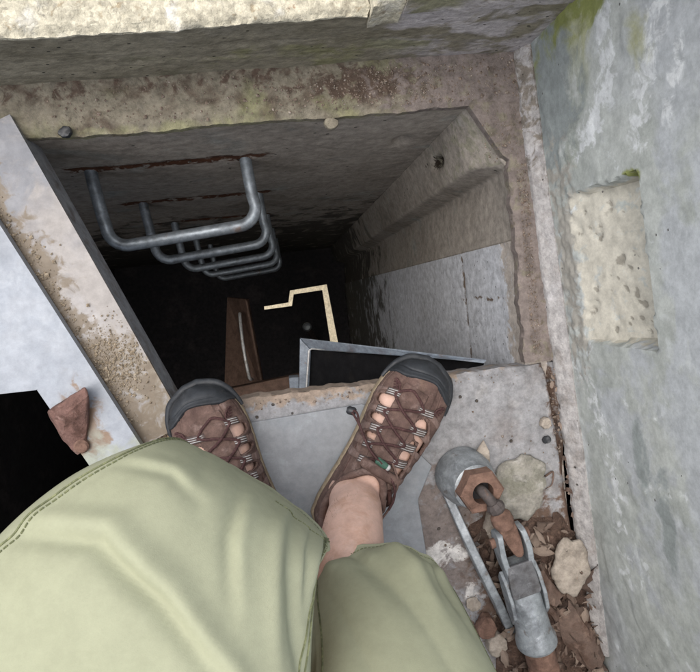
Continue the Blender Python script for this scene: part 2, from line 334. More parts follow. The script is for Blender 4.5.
# ---- floor round the hatch opening
floor = tag(empty('floor'), kind='structure')
FX0, FX1, FY0, FY1 = -.235, .425, -.70, -.142       # near part, where the feet stand
fp = lambda px, py: at(px, py, 0)
def f_disp(u, v):
    x = FX0+u; y = FY0+v
    d = .0012*fbm(x, y, 30, 4, 3)+.0016*fbm(x, y, 9, 3, 5)
    e = sstep(.022, 0, FY1-y+.006*fbm(x, y*0, 60, 3, 8))                    # crumbled front lip
    d = d-e*(.012+.006*fbm(x, y, 80, 4, 9))
    d = d+pits(u, v, 26, .6, .55, .002, .005, 5, .5)
    j = np.abs(x-(.409+(y+.139)*-.079)); d = d-.02*np.exp(-(j/.0045)**2)     # open joint along the wall strip
    dv = np.where(v > FY1-FY0-.001, .003*fbm(x, x*0, 60, 4, 4)-.002, 0)
    return d, 0*u, dv
fa = {'lip': lambda u, v: sstep(.03, .004, FY1-(FY0+v))*.9*sstep(.30, .2, FX0+u)+.25*sstep(.012, 0, FY1-(FY0+v)),
      'brown': lambda u, v: np.clip(blob(FX0+u, FY0+v, .20, -.42, .13, .17)*1.6, 0, 1),
      'dirt': lambda u, v: np.clip(np.exp(-(np.abs(FX0+u-(.409+(FY0+v+.139)*-.079))/.012)**2)*.9+blob(FX0+u, FY0+v, .34, -.48, .12, .2)*1.5, 0, 1),
      'sand': lambda u, v: blob(FX0+u, FY0+v, -.2, -.15, .09, .07)*1.5,
      'paint': lambda u, v: np.clip(blob(FX0+u, FY0+v, .215, -.425, .045, .03)*1.3+blob(FX0+u, FY0+v, .25, -.50, .02, .03)*1.2, 0, .8)}
field('standing_slab', (FX0, FY0, 0), (1, 0, 0), (0, 1, 0), FX1-FX0, FY1-FY0, .0035, f_disp, .06, 'floor', floor, fa)
# far ledge under the slab
def l_disp(u, v):
    x = -.6+u; y = .265+v
    d = .002*fbm(x, y, 40, 4, 13)+.002*fbm(x, y, 120, 3, 14)
    e = sstep(.014, 0, v+.006*fbm(x, x*0, 50, 3, 15)); d = d-e*.006
    d = d+pits(u, v, 16, 1., .06, .003, .006, 77, .7)
    dv = np.where(v < .001, .004*fbm(x, x*0, 35, 4, 16), 0)
    return d, 0*u, dv
la = {'dirt': lambda u, v: np.clip(blob(-.6+u, .265+v, .17, .305, .14, .03)*1.5+blob(-.6+u, .265+v, .38, .315, .05, .035)*1.3+sstep(.03, .065, v)*.35, 0, 1),
      'pink': lambda u, v: sstep(.1, .3, -.6+u)*.8, 'moss': lambda u, v: sstep(.02, 0, v)*.42*sstep(.3, .1, -.6+u)}
field('far_ledge', (-.6, .265, 0), (1, 0, 0), (0, 1, 0), 1.01, .085, .003, l_disp, .02, 'ledge', floor, la)
# right ledge with the cut corner
def r_disp(u, v):
    x = .372+u; y = -.1395+v
    u = u-.0
    return .002*fbm(x, y, 40, 4, 23)+.0025*fbm(x, y, 110, 3, 24)-.004*sstep(.008, 0, u+.005*fbm(y, y*0, 60, 3, 2)), np.where(u < .001, .005*fbm(y, y*0, 45, 4, 6), 0), 0*u
field('side_ledge', (.3735, -.1395, -.001), (1, 0, 0), (0, 1, 0), .0515, .403, .003, r_disp, .022, 'ledge', floor,
      {'pink': lambda u, v: np.full_like(u, .8), 'dirt': lambda u, v: sstep(.02, .04, u)*.35})
cl_ = prism('corner_ledge', [(.317, .270, -.0045), (.366, .187, -.0045), (.380, .176, -.0045), (.385, .270, -.0045)], .018, 'ledge', floor, .001)
for k_, v_ in (('pink', .75), ('dirt', .25)): cl_.data.attributes.new(k_, 'FLOAT', 'POINT').data.foreach_set('value', [v_]*len(cl_.data.vertices))

# ---- shaft
shaft = tag(empty('access_shaft', (0, .06, -3.2)), 'deep dark concrete shaft dropping below the sandalled feet', 'shaft')
RZ = [-.262, -.662, -1.062, -1.462, -1.862]
def fw_disp(u, v):
    x = -.9+u; z = -.019-v
    d = .002*fbm(x, z, 12, 4, 31)+.001*fbm(x, z, 60, 3, 32)
    for zr in RZ[:3]:
        g = np.exp(-((z-zr-.022-.004*fbm(x, x*0, 25, 3, 33))/.008)**2)*sstep(-.36, -.33, x)*sstep(.0, -.03, x); d = d-.007*g
    d = d-.02*np.exp(-(((x-.255)/.013)**2+((z+.22)/.03)**2)*1.2)
    return d
fwa = {'rust': lambda u, v: np.clip(sum(np.exp(-((-.019-v-zr-.020-.006*fbm(-.9+u, u*0, 25, 3, 33))/.018)**2)*sstep(-.37, -.33, -.9+u)*sstep(.03, -.02, -.9+u) for zr in RZ[:3])*1.4, 0, 1),
       'damp': lambda u, v: sstep(.5, 1.9, v)*1.0, 'sand': lambda u, v: sstep(.06, 0, v)*.25}  # wall colour darkens with depth, painting in the shaft's shade
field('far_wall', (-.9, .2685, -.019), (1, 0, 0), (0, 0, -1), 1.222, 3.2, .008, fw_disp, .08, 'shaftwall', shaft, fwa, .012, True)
# cut corner of the shaft running into a shallow recess, one rounded surface
def corner_surface():
    dz = np.concatenate([np.linspace(0, .5, 70), np.linspace(.5, 3.2, 60)[1:]]); rows = []; hole_ = []; sand_ = []; depth_shade_ = []
    A_ = np.array([.3205, .2700]); D_ = np.array([.3866, .0556]); n1, n2, n3 = 26, 12, 26
    for d in dz:
        g = float(sstep(0, .10, d)); Bp = np.array([.3725, .178])*(1-g)+np.array([.3440, .1860])*g; Cp = np.array([.3780, .170])*(1-g)+np.array([.3900, .172])*g
        P_ = np.vstack([A_+(Bp-A_)*np.linspace(0, 1, n1, endpoint=False)[:, None], Bp+(Cp-Bp)*np.linspace(0, 1, n2, endpoint=False)[:, None], Cp+(D_-Cp)*np.linspace(0, 1, n3)[:, None]])
        k_ = np.ones(3)/3; Q_ = np.stack([np.convolve(np.pad(P_[:, i], 1, mode='edge'), k_, 'valid') for i in (0, 1)], -1); Q_[0] = A_; Q_[-1] = D_
        w_ = np.arange(len(Q_))/len(Q_); nz = .0016*fbm(w_*.2, np.full(len(Q_), d), 25, 4, 41); hl3 = np.exp(-(((w_-.19)/.05)**2+((d-.25)/.035)**2))
        Q_ = Q_+np.stack([-nz+.014*hl3, -nz*.6+.008*hl3], -1); rows.append(np.column_stack([Q_, np.full(len(Q_), -.019-d)]))
        hole_ += list(np.clip(1.5*hl3, 0, 1)); sand_ += list(np.clip(.5-d, 0, 1)*.9*(w_ < .42)); depth_shade_ += list(np.full(len(Q_), float(sstep(.9, 2.4, d))))  # last list: shade painted into the corner's colour, growing with depth
    nr, nc = len(rows), len(rows[0]); V = np.vstack(rows); idx = np.arange(nr*nc).reshape(nr, nc)
    fc = np.stack([idx[:-1, :-1], idx[:-1, 1:], idx[1:, 1:], idx[1:, :-1]], -1).reshape(-1, 4).tolist(); rim = list(idx[:, 0])+list(idx[-1, 1:])+list(idx[-2::-1, -1])+list(idx[0, -2:0:-1])
    bk_ = V[rim].copy(); bk_[:, 0] = np.maximum(bk_[:, 0]+.03, .40); bk_[:, 1] += .012; b0 = len(V); m_ = len(rim)
    for i in range(m_): fc.append([rim[i], rim[(i+1) % m_], b0+(i+1) % m_, b0+i])
    at2 = {k: np.concatenate([np.array(v), np.array(v)[rim]]) for k, v in (('hole', hole_), ('sand', sand_), ('damp', depth_shade_))}
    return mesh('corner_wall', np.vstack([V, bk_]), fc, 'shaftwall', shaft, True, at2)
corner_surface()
def sw_disp(u, v):
    d = .0012*fbm(u, v, 20, 4, 51)+.003*fbm(u, v, 90, 3, 52)*sstep(.1, .03, v)
    for h0, a0 in ((.092, .0015), (.145, .002)): d = d-a0*np.exp(-((u-h0-.004*fbm(v, v*0, 14, 3, 53))/.0016)**2)
    d = d-.002*np.exp(-((v-.30-.01*fbm(u, u*0, 20, 3, 54))/.003)**2)
    return d
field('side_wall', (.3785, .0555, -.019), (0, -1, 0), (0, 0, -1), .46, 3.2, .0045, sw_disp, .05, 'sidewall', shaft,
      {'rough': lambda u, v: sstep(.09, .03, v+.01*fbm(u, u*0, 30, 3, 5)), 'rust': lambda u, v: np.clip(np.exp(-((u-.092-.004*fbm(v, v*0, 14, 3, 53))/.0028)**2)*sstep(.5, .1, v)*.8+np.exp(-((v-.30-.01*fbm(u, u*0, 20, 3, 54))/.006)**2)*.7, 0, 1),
       'damp': lambda u, v: sstep(.8, 2.2, v)}, .01, True)  # side wall coloured darker lower down in place of real shade
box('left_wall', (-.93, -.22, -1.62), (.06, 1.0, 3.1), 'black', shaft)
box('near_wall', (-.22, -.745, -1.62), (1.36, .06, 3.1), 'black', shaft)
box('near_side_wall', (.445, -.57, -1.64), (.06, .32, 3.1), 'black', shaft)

# lower hatch at the shaft bottom with a lit room under it
LZ = -2.75
q = lambda px, py, z=LZ: at(px, py, z)
hole = [q(264, 306.5), q(288.5, 302.5), q(290, 290.5), q(327, 284.3), q(339, 346), q(268, 350)]
leaf = [q(258, 310.6), q(292, 306), q(293.7, 294.3), q(322.3, 290), q(332, 352), q(258, 356)]
outer = [np.array(p+(LZ,)) for p in ((-.9, -.1), (-.9, .27), (0, .27), (.6, .27), (.6, -.715), (-.9, -.715))]
V = [tuple(p) for p in outer+hole]; V2 = [(x, y, z-.03) for x, y, z in V]; n = 6
Fc = [[i, (i+1) % n, n+(i+1) % n, n+i] for i in range(n)]
Fb = [[a+12 for a in f][::-1] for f in Fc]; Fs = [[n+i, n+(i+1) % n, 12+n+(i+1) % n, 12+n+i] for i in range(n)]
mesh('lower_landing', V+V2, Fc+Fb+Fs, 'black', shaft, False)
hl = prism('hatch_leaf', [p-np.array([0, 0, .004]) for p in leaf], .025, 'black', None, 0)
tag(hl, 'dark lower hatch with light leaking past its edge at shaft bottom', 'hatch')
box('lower_floor', (-.15, -.2, -4.62), (1.6, 1.1, .06), 'palefloor', shaft)
for nm, c, s in (('lower_left_wall', (-.93, -.22, -3.89), (.06, 1.0, 1.4)), ('lower_right_wall', (.63, -.22, -3.69), (.06, 1.0, 1.8)), ('lower_near_wall', (-.15, -.745, -3.69), (1.5, .05, 1.8)), ('lower_far_wall', (-.15, .32, -3.9), (1.5, .05, 1.39))):
    box(nm, c, s, 'palefloor', shaft)
added_light = tag(empty('ceiling_lamp', (-.30, -.25, -2.84)), 'round lamp lighting the room below the shaft', 'lamp')  # unseen added light, stands in for daylight leaking past the hatch
lathe('lamp_casing', (-.30, -.25, -2.79), (0, 0, -1), [(.05, 0), (.05, .02), (.035, .03)], 'lampwhite', added_light)  # made-up housing for the stand-in light
pl = bpy.data.lights.new('lamp_light', 'POINT'); pl.energy = 34; pl.shadow_soft_size = .04; pl.color = (1, .93, .82)
plo = bpy.data.objects.new('lamp_light', pl); C.objects.link(plo); plo.parent = added_light; plo.location = (0, 0, -.05)

# brown door leaf, ledge and lever deep inside the shaft
door = tag(empty('iron_door', tuple(q(245, 392, -1.75))), 'rusty brown door leaf standing ajar deep in the shaft', 'door')
prism('door_leaf', [q(227, 297, -1.62), q(246, 299, -1.45), q(263, 392, -1.45), q(224, 396, -1.62)], .04, 'doorbrown', door, .004, N=(-.25, 0, 1))
tube('door_edge', [q(246.3, 301, -1.447), q(263.2, 391, -1.447)], .005, 'doorbrown', door, 8)
tube('door_handle', smooth_path([q(240, 314, -1.47), q(240, 317, -1.44), q(243, 345, -1.41), q(249, 376, -1.41), q(252, 379, -1.44)], 6), .006, 'frameedge', door, 8)
tag(prism('inner_step', [q(228, 389, -1.15), q(300, 374, -1.15), q(302, 400, -1.15), q(230, 412, -1.15)], .05, 'doorbrown', None, .004), 'brown ledge step inside the shaft below the toes', 'step')
lv = tag(empty('lever', tuple(q(314, 338, -2.4))), 'pale capped lever rod sticking up at the shaft bottom', 'lever')
tube('lever_rod', [q(308, 328, -2.3), q(313, 337, -2.42), q(316, 342, -2.75)], .017, 'darkiron', lv, 10)
lathe('lever_cap', q(307.5, 327.5, -2.31), (-.15, .25, 1), [(.012, 0), (.022, .006), (.024, .02), (.018, .032), (.006, .036)], 'galv', lv, 16)

# steel hatch frame hanging under the near lip
fr = tag(empty('angle_iron', tuple(q(302, 385, -.55))), 'grey steel angle frame fixed inside the shaft beneath the right shoe', 'angle iron')
prism('top_rail', [q(300, 338, -.44), q(487, 360, -.075), q(484, 363.5, -.075), q(450, 359.5, -.115), q(311, 349.5, -.44)], .012, 'framesteel', fr, .0015)
prism('side_rail', [q(300, 338.4, -.446), q(311, 349.8, -.446), q(309, 392, -.446), q(299, 394, -.446)], .012, 'framesteel', fr, .0015)
tube('bright_edge', [q(306.5, 387, -.437), q(309, 350.5, -.437), q(312, 348.7, -.434), q(360, 352.2, -.33)], .0022, 'frameedge', fr, 8)
prism('lid_panel', [q(309.5, 348.5, -.455), q(484, 362.5, -.095), q(480, 420, -.095), q(308, 420, -.455)], .006, 'blackpaint', fr, 0)  # added black sheet, its colour stands for the dark void in the frame
prism('hinge_block', [q(289, 378, -.47), q(299, 377, -.47), q(299, 391, -.47), q(290, 392, -.47)], .05, 'framesteel', fr, .002)

# ---- ladder rungs
words = ['topmost', 'second', 'third', 'fourth', 'lowest']
for i, zr in enumerate(RZ):
    x0, x1 = -.302+.011*i, -.026+.011*i; yo = -.003*i
    cor = []
    cor += [(x0-.016, .285, zr), (x0-.013, .25, zr), (x0-.003, .18+yo, zr)]
    for k in range(7):
        a = math.pi+k/6*math.pi/2; cor.append((x0+.036+.036*math.cos(a), .166+yo+.036*math.sin(a), zr))
    for k in range(1, 8): cor.append((x0+.036+(x1-x0-.072)*k/8, .130+yo+.016*k/8, zr-.002*math.sin(math.pi*k/8)))
    for k in range(7):
        a = -math.pi/2+k/6*math.pi/2; cor.append((x1-.036+.036*math.cos(a), .182+yo+.036*math.sin(a), zr))
    cor += [(x1-.004, .20+yo, zr), (x1-.008, .25, zr), (x1-.010, .285, zr)]
    o = tube('ladder_rung', cor, .0115, 'rung', None, 14)
    tag(o, f'grey galvanised U-shaped ladder rung, {words[i]} on the shaft wall', 'ladder rung', 'rungs down the far shaft wall')

# ---- far slab with bright aggregate top, and its dark face
slab = tag(empty('concrete_slab', (-.2, .6, 0)), 'thick pale concrete slab with rough exposed aggregate on top', 'slab')
SX1 = .146
def st_disp(u, v):
    x = -1.0+u; y = .335+v
    d = .005*fbm(x, y, 16, 4, 61)+.0018*fbm(x, y, 70, 3, 62)+.0030*pebbles(x, y, 60, 63)*(fbm(x, y, 20, 2, 3) > .05)+.0022*pebbles(x, y, 110, 64)+.002*fbm(x, y, 140, 2, 65)
    d = d-.006*sstep(.008, 0, v+.006*fbm(x, x*0, 40, 4, 64))
    dv = np.where(v < .001, .006*fbm(x, x*0, 22, 4, 65), 0)
    du = np.where(u > 1+SX1-.002, .006*fbm(y, y*0, 60, 3, 68), 0)
    return d, du, dv
field('slab_top', (-1.0, .335, .172), (1, 0, 0), (0, 1, 0), 1+SX1, .62, .0036, st_disp, .010, 'slab', slab,
      {'chip': lambda u, v: np.clip(blob(-1+u, .335+v, -.03, .375, .02, .012)*1.5+blob(-1+u, .335+v, .0, .37, .012, .01)*1.2+blob(-1+u, .335+v, .055, .35, .015, .008), 0, 1)})
def sf_disp(u, v):
    x = -1.0+u
    return -.0012*np.exp(-((v-.075-.002*fbm(x, x*0, 6, 2, 4))/.002)**2)-.001*np.exp(-((v-.115-.002*fbm(x, x*0, 6, 2, 5))/.002)**2)+.0012*fbm(x*.15, v, 60, 3, 73)+.003*fbm(x, v, 14, 4, 71)+.0012*fbm(x, v, 80, 3, 72)+pits(u, v, 10, 1.4, .12, .003, .006, 8, .6)
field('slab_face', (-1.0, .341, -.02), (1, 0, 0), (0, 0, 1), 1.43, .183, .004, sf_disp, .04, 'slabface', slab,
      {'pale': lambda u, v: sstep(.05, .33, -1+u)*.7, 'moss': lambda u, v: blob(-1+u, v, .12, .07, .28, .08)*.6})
def bw_disp(u, v): return .004*fbm(u, v, 14, 4, 81)+.0015*fbm(u, v, 70, 3, 82)
bw = field('back_wall', (.19, .3385, .165), (1, 0, 0), (0, 0, 1), .25, .62, .004, bw_disp, .25, 'slabface', None,
      {'pale': lambda u, v: .75+.25*sstep(.1, .2, u), 'moss': lambda u, v: np.clip(blob(u, v, .035, .05, .09, .07)*1.4, 0, 1)})
tag(bw, 'mauve grey concrete end wall with yellow-green algae beside the slab', 'wall')
ck = field('broken_concrete_block', (.149, .338, .205), (1, 0, 0), (0, 1, 0), .038, .3, .004, lambda u, v: (.006*fbm(u, v, 50, 4, 91)-.012*sstep(.01, 0, np.minimum(np.minimum(u, .038-u), v)), .004*fbm(v, v*0, 60, 3, 92)*(u > .03), np.where(v < .001, .005*fbm(u, u*0, 80, 3, 5), 0)), .07, 'slab', None, {})
tag(ck, 'small broken pale concrete lump wedged at the end of the slab', 'concrete block')

# ---- right wall with its pocket
WA = np.array([.411, .36, 0]); WB = np.array([.457, -.608, 0]); WD = _n(WB-WA); WN = np.cross(WD, [0, 0, 1.]); WN = -WN if WN[0] > 0 else WN
PT0, PT1, PZ0, PZ1 = .255, .467, .088, .262
WL, WH = 1.9, .50
def pocket(t, z):
    jt = .003*fbm(z, t*0, 60, 3, 101); jz = .004*fbm(t, z*0, 60, 3, 102)
    ins = sstep(0, .004, t-PT0-jt)*sstep(0, .004, PT1-t-jt)*sstep(0, .005, PZ1-z+jz)*sstep(-.012, .012, z-PZ0-jz*2)
    return ins, ins*(.004+.040*np.clip((z-PZ0)/(PZ1-PZ0), 0, 1))
def ppits(t, z): return pits(t, z, 120, 1, 1, .0014, .0046, 12, .9, (PT0+.015, PT1-.015, PZ0+.01, PZ1-.015))
def w_disp(u, v):
    t = WL_off+u; z = v
    d = .0018*fbm(t, z, 5, 3, 111)+.0006*fbm(t, z, 40, 4, 112)
    ro = blob(t, z, .27, .075, .12, .06)+blob(t, z, .42, .06, .14, .05)
    d = d+.006*np.clip(ro, 0, .6)*fbm(t, z, 170, 3, 113)
    lap = fbm(t, z, 9, 3, 114); d = d+.0012*sstep(.05, .09, lap)
    ins, pd = pocket(t, z)
    pp = ppits(t, z)
    return d-pd+ins*(pp+.002*fbm(t, z, 50, 3, 115))
WL_off = -.02
def seg(t, z, pts, wd):
    d = np.full_like(t, 9.)
    for (a, b), (c, e) in zip(pts[:-1], pts[1:]):
        k = np.clip(((t-a)*(c-a)+(z-b)*(e-b))/((c-a)**2+(e-b)**2+1e-9), 0, 1); d = np.minimum(d, np.hypot(t-a-k*(c-a), z-b-k*(e-b)))
    return np.clip(1-d/wd, 0, 1)
T = lambda u: WL_off+u
def stripw(u, v): return np.clip(seg(T(u), v, [(.0, .21), (.07, .23), (.13, .225), (.19, .17), (.20, .09)], .03)*.8+seg(T(u), v, [(.08, .36), (.15, .30), (.22, .27)], .03)*.8+seg(T(u), v, [(.15, .36), (.21, .33)], .02)*.6+seg(T(u), v, [(.52, .07), (.62, .12), (.8, .12)], .04)*.5, 0, 1)
wall = field('concrete_wall', WA+WD*WL_off, WD, (0, 0, 1), WL, WH, .0042, lambda u, v: w_disp(u, v), .16, 'wall', None,
    {'moss': lambda u, v: np.clip(seg(T(u), v, [(.022, .22), (.034, .14), (.052, .08), (.075, .035)], .045)*2.4+seg(T(u), v, [(PT0+.002, .235), (PT0+.004, .262)], .012)*1.2, 0, 1),
     'mossl': lambda u, v: np.clip(seg(T(u), v, [(.05, .16), (.12, .13), (.2, .1)], .06)*.55+blob(T(u), v, .12, .29, .05, .04)*.9, 0, 1),
     'bluegrey': lambda u, v: np.clip(sstep(.27, .33, v)*.75+blob(T(u), v, .62, .2, .3, .2), 0, .85),
     'white': stripw, 'pith': lambda u, v: np.clip(-ppits(T(u), v)/.0034, 0, 1)*(pocket(T(u), v)[0] > .5),
     'dark': lambda u, v: np.clip(blob(T(u), v, .62, .2, .1, .03)*1.4+blob(T(u), v, .66, .24, .12, .025)*1.4+sstep(.05, .0, v)*.4+blob(T(u), v, .12, .07, .16, .12)*1.2, 0, .9),
     'rough': lambda u, v: np.clip(blob(T(u), v, .27, .07, .13, .07)+blob(T(u), v, .42, .06, .16, .05)+sstep(.03, 0, v)*.4, 0, .9),
     'pocket': lambda u, v: np.clip(pocket(T(u), v)[0]*1.3*(1-.45*blob(T(u), v, .3, .2, .08)), 0, 1)})
tag(wall, 'blue-white stained concrete wall with a shallow square pocket', 'wall')
# mortar fillet at the wall's foot
fl = field('mortar_fillet', WA+WD*-.02+np.array([-.021, 0, .0]), WD, (.75, 0, 1.3), 1.0, .036, .004, lambda u, v: .0025*fbm(u, v, 30, 4, 121)+.0015*fbm(u, v, 110, 3, 122)-.004*sstep(.008, 0, v), .012, 'fillet', None, {'dark': lambda u, v: sstep(.35, .1, u)*.5})
tag(fl, 'narrow mortar strip along the foot of the blue-white wall', 'mortar strip')

# ---- left: galvanised rim and pale steel plate
LA0 = at(-70, 10, .012); 
rim_pts = [(-50, 30), (-25, 72), (14, 120), (167, 391), (214, 474), (150, 474), (-3, 232), (-120, 40)]
ra, rb = at(30, 150, .012), at(167, 392, .012); rd = _n(rb-ra); rn = np.array([rd[1], -rd[0], 0]); rn = rn if rn[0] < 0 else -rn
RW = .112; RL = .50; r0 = ra-rd*.055
def rm_disp(u, v): return .0006*fbm(u, v, 18, 3, 131)+.0008*sstep(.02, .0, v)*fbm(u, v, 80, 3, 1)
rim_o = empty('steel_curb', tuple(r0)); tag(rim_o, 'grey galvanised steel curb scattered with sandy grit', 'curb')
field('rim_top', r0+rn*RW, rd, -rn, RL, RW, .004, rm_disp, .006, 'steelrim', rim_o,
      {'dirt': lambda u, v: np.clip(sstep(.095, .026, v+.025*fbm(u, v, 14, 3, 132))*1.0+sstep(.30, .40, u)*.5, 0, 1), 'grey': lambda u, v: np.clip(sstep(.18, .02, u)*.9, 0, 1),
       'sand': lambda u, v: np.clip(sstep(.29, .36, u-.6*(v-.05))*.8, 0, 1)})
prism('rim_side', [r0+rn*.0005-np.array([0, 0, .0068]), r0+rd*RL+rn*.0005-np.array([0, 0, .0068]), r0+rd*RL+rn*.006-np.array([0, 0, .0068]), r0+rn*.006-np.array([0, 0, .0068])], .07, 'steeledge', rim_o, 0)
# plate
pz = .034
pA0, pA1 = at(-6, 216, pz), at(151, 461, pz); pd = _n(pA1-pA0); pn = np.array([pd[1], -pd[0], 0]); pn = pn if pn[0] < 0 else -pn
cB = at(37, 390, pz); cB2 = at(160, 568, pz); cL = at(-200, 416, pz)
p0 = pA0-pd*.30
plate = empty('steel_hatch_plate', tuple(p0)); tag(plate, 'pale blue-white steel plate with cut corner and rust stain by the left knee', 'steel plate')
wB = np.dot(cB-p0, pn); sB = np.dot(cB-p0, pd); wB2 = np.dot(cB2-p0, pn); sB2 = np.dot(cB2-p0, pd); sL = np.dot(cL-p0, pd); wL = np.dot(cL-p0, pn)
def plate_strip(nm, s0, s1, wfun, ns, nw, attrs):
    u, v = np.meshgrid(np.linspace(0, 1, ns), np.linspace(0, 1, nw), indexing='ij'); u = u.ravel(); v = v.ravel()
    s, wdt = wfun(u, v)
    pts = p0+np.outer(s, pd)+np.outer(wdt, pn)+np.outer(.0007*fbm(s, wdt, 14, 3, 141), [0, 0, 1]); idx = np.arange(ns*nw).reshape(ns, nw)
    fc = np.stack([idx[:-1, :-1], idx[1:, :-1], idx[1:, 1:], idx[:-1, 1:]], -1).reshape(-1, 4).tolist()
    rim = list(idx[:, 0])+list(idx[-1, 1:])+list(idx[-2::-1, -1])+list(idx[0, -2:0:-1]); b0 = len(pts); nr = len(rim)
    back = pts[rim]-np.array([0, 0, .016])
    for i in range(nr): fc.append([rim[i], rim[(i+1) % nr], b0+(i+1) % nr, b0+i])
    fc.append([b0+i for i in range(nr)])
    al = {k: np.concatenate([g(s, wdt), g(s, wdt)[rim]]) for k, g in attrs.items()}
    return s, wdt, np.vstack([pts, back]), fc, al
bk = at(72, 425, pz); sb = np.dot(bk-p0, pd); wb = np.dot(bk-p0, pn)
at_p = {'rust': lambda s, w_: np.clip(blob(s, w_, sb+.035, wb-.005, .07, .04)*1.1+blob(s, w_, sb-.02, wb-.03, .06, .03)*.7, 0, .9), 'green': lambda s, w_: sstep(sb, sb+.09, s)*.8}
s, wdt, pts, fc, al = plate_strip('a', 0, sB, lambda u, v: (u*sB+np.clip(v*(wB+.32)-wB, 0, 1)*(sL-sB)/(wL-wB)*u, v*(wB+.32)), 110, 90, at_p)
s2, w2, pts2, fc2, al2 = plate_strip('b', sB, sB2, lambda u, v: (sB+u*(sB2-sB+.1), v*(wB+u*(sB2-sB+.1)/(sB2-sB)*(wB2-wB))), 60, 40, at_p)
sharp(mesh('plate_sheet', pts, fc, 'steelpale', plate, True, al, recalc=True), 50)
sharp(mesh('plate_tongue', pts2, fc2, 'steelpale', plate, True, al2, recalc=True), 50)
# rusty wedge bracket on the plate
br = tag(empty('rusty_bracket', tuple(at(68, 425, pz))), 'rusty red iron wedge bracket bolted on the pale steel plate', 'bracket')
def up(px, py, h): return at(px, py, pz+h)
V = [up(46, 412, 0), up(84, 388, 0), up(90, 415, 0), up(88, 443, 0), up(78, 458, 0), up(62, 440, 0),
     up(48, 411, .022), up(85, 386, .030), up(89, 395, .030), up(84, 436, .010), up(76, 452, .006), up(63, 436, .012), up(66, 414, .034)]
sharp(mesh('wedge', V, [(0, 1, 2, 3, 4, 5), (0, 6, 7, 1), (1, 7, 8, 2), (2, 8, 9, 3), (3, 9, 10, 4), (4, 10, 11, 5), (5, 11, 6, 0), (6, 12, 7), (7, 12, 8), (8, 12, 9), (9, 12, 11), (9, 11, 10), (11, 12, 6)], 'rustpink', br, True), 25)
o = br.children[0]; bevel(o, .003, 3); ss = o.modifiers.new('sub', 'SUBSURF'); ss.subdivision_type = 'SIMPLE'; ss.levels = ss.render_levels = 3
tx = bpy.data.textures.new('lump', 'CLOUDS'); tx.noise_scale = .012; dm = o.modifiers.new('lump', 'DISPLACE'); dm.texture = tx; dm.strength = .004
lathe('bolt_end', up(82, 445, .002), (.1, -.2, 1), [(.010, 0), (.0105, .006), (.008, .009), (.003, .010)], 'rust', br, 12)
# step the photographer sits on, and outer pit walls
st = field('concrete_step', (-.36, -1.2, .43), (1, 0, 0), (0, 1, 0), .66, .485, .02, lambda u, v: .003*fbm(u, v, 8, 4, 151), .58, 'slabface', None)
tag(st, 'raised concrete step behind the floor, seat of the photographer', 'step')
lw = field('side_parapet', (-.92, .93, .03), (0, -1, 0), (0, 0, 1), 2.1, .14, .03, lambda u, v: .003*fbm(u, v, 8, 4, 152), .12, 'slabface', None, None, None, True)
tag(lw, 'low concrete parapet beyond the steel hatch plate', 'parapet')

# ---- steel floor plate between the feet
zp = .0065
fpz = [at(180, 437, zp), at(243, 424, zp), at(300, 414.5, zp), at(362, 404, zp), at(372, 408, zp), at(432, 466, zp), at(418, 500, zp), at(440, 640, zp), at(170, 640, zp)]
o = prism('floor_plate', fpz, .0055, 'plate', None, .001); tag(o, 'blue-grey steel plate on the floor between the two shoes', 'steel plate')

# ================================================================== HARDWARE
so_ = tag(empty('anchor_socket', tuple(at(462, 475, 0))), 'round grey anchor socket with rusty hexagon nut beside the right shoe', 'socket')
bz = at(461, 473, 0)
lathe('boss', bz, (.10, -.10, 1), [(.0435, .0), (.044, .012), (.0425, .030), (.041, .036), (.036, .050), (.0345, .060), (.030, .062)], 'galv', so_, 40)
ax = _n(np.array([.10, -.10, 1])); nb = bz+ax*.0605
def hexnut(name, base, ax, ro, ri, h, m, parent):
    a = _n(np.array([1, 0, 0])-ax*ax[0]); b = np.cross(ax, a); V = []; Fc = []; sg = 24
    def hexr(t): k = (t % (math.pi/3))-math.pi/6; return ro*.866/math.cos(k)
    rings = [(lambda t: hexr(t), 0), (lambda t: hexr(t), h-.003), (lambda t: hexr(t)-.003, h), (lambda t: ri, h), (lambda t: ri, h*.1-.03)]
    for fn, hh in rings:
        for k in range(sg): t = 2*math.pi*k/sg; V.append(base+ax*hh+fn(t)*(a*math.cos(t)+b*math.sin(t)))
    for i in range(len(rings)-1):
        for k in range(sg): Fc.append([i*sg+k, i*sg+(k+1) % sg, (i+1)*sg+(k+1) % sg, (i+1)*sg+k])
    Fc.append([(len(rings)-1)*sg+k for k in range(sg)])
    return sharp(mesh(name, V, Fc, m, parent), 25)
hexnut('hexagon_nut', nb, ax, .0345, .0165, .024, 'rust', so_)
lathe('bore', nb+ax*.004, ax, [(.0163, 0), (.0163, .0015)], 'black', so_, 20)
sharp(prism('washer_shard', [at(470, 462, .012), at(484, 440, .02), at(490, 452, .018), at(491, 474, .012)], .006, 'stonepale', so_, .002))

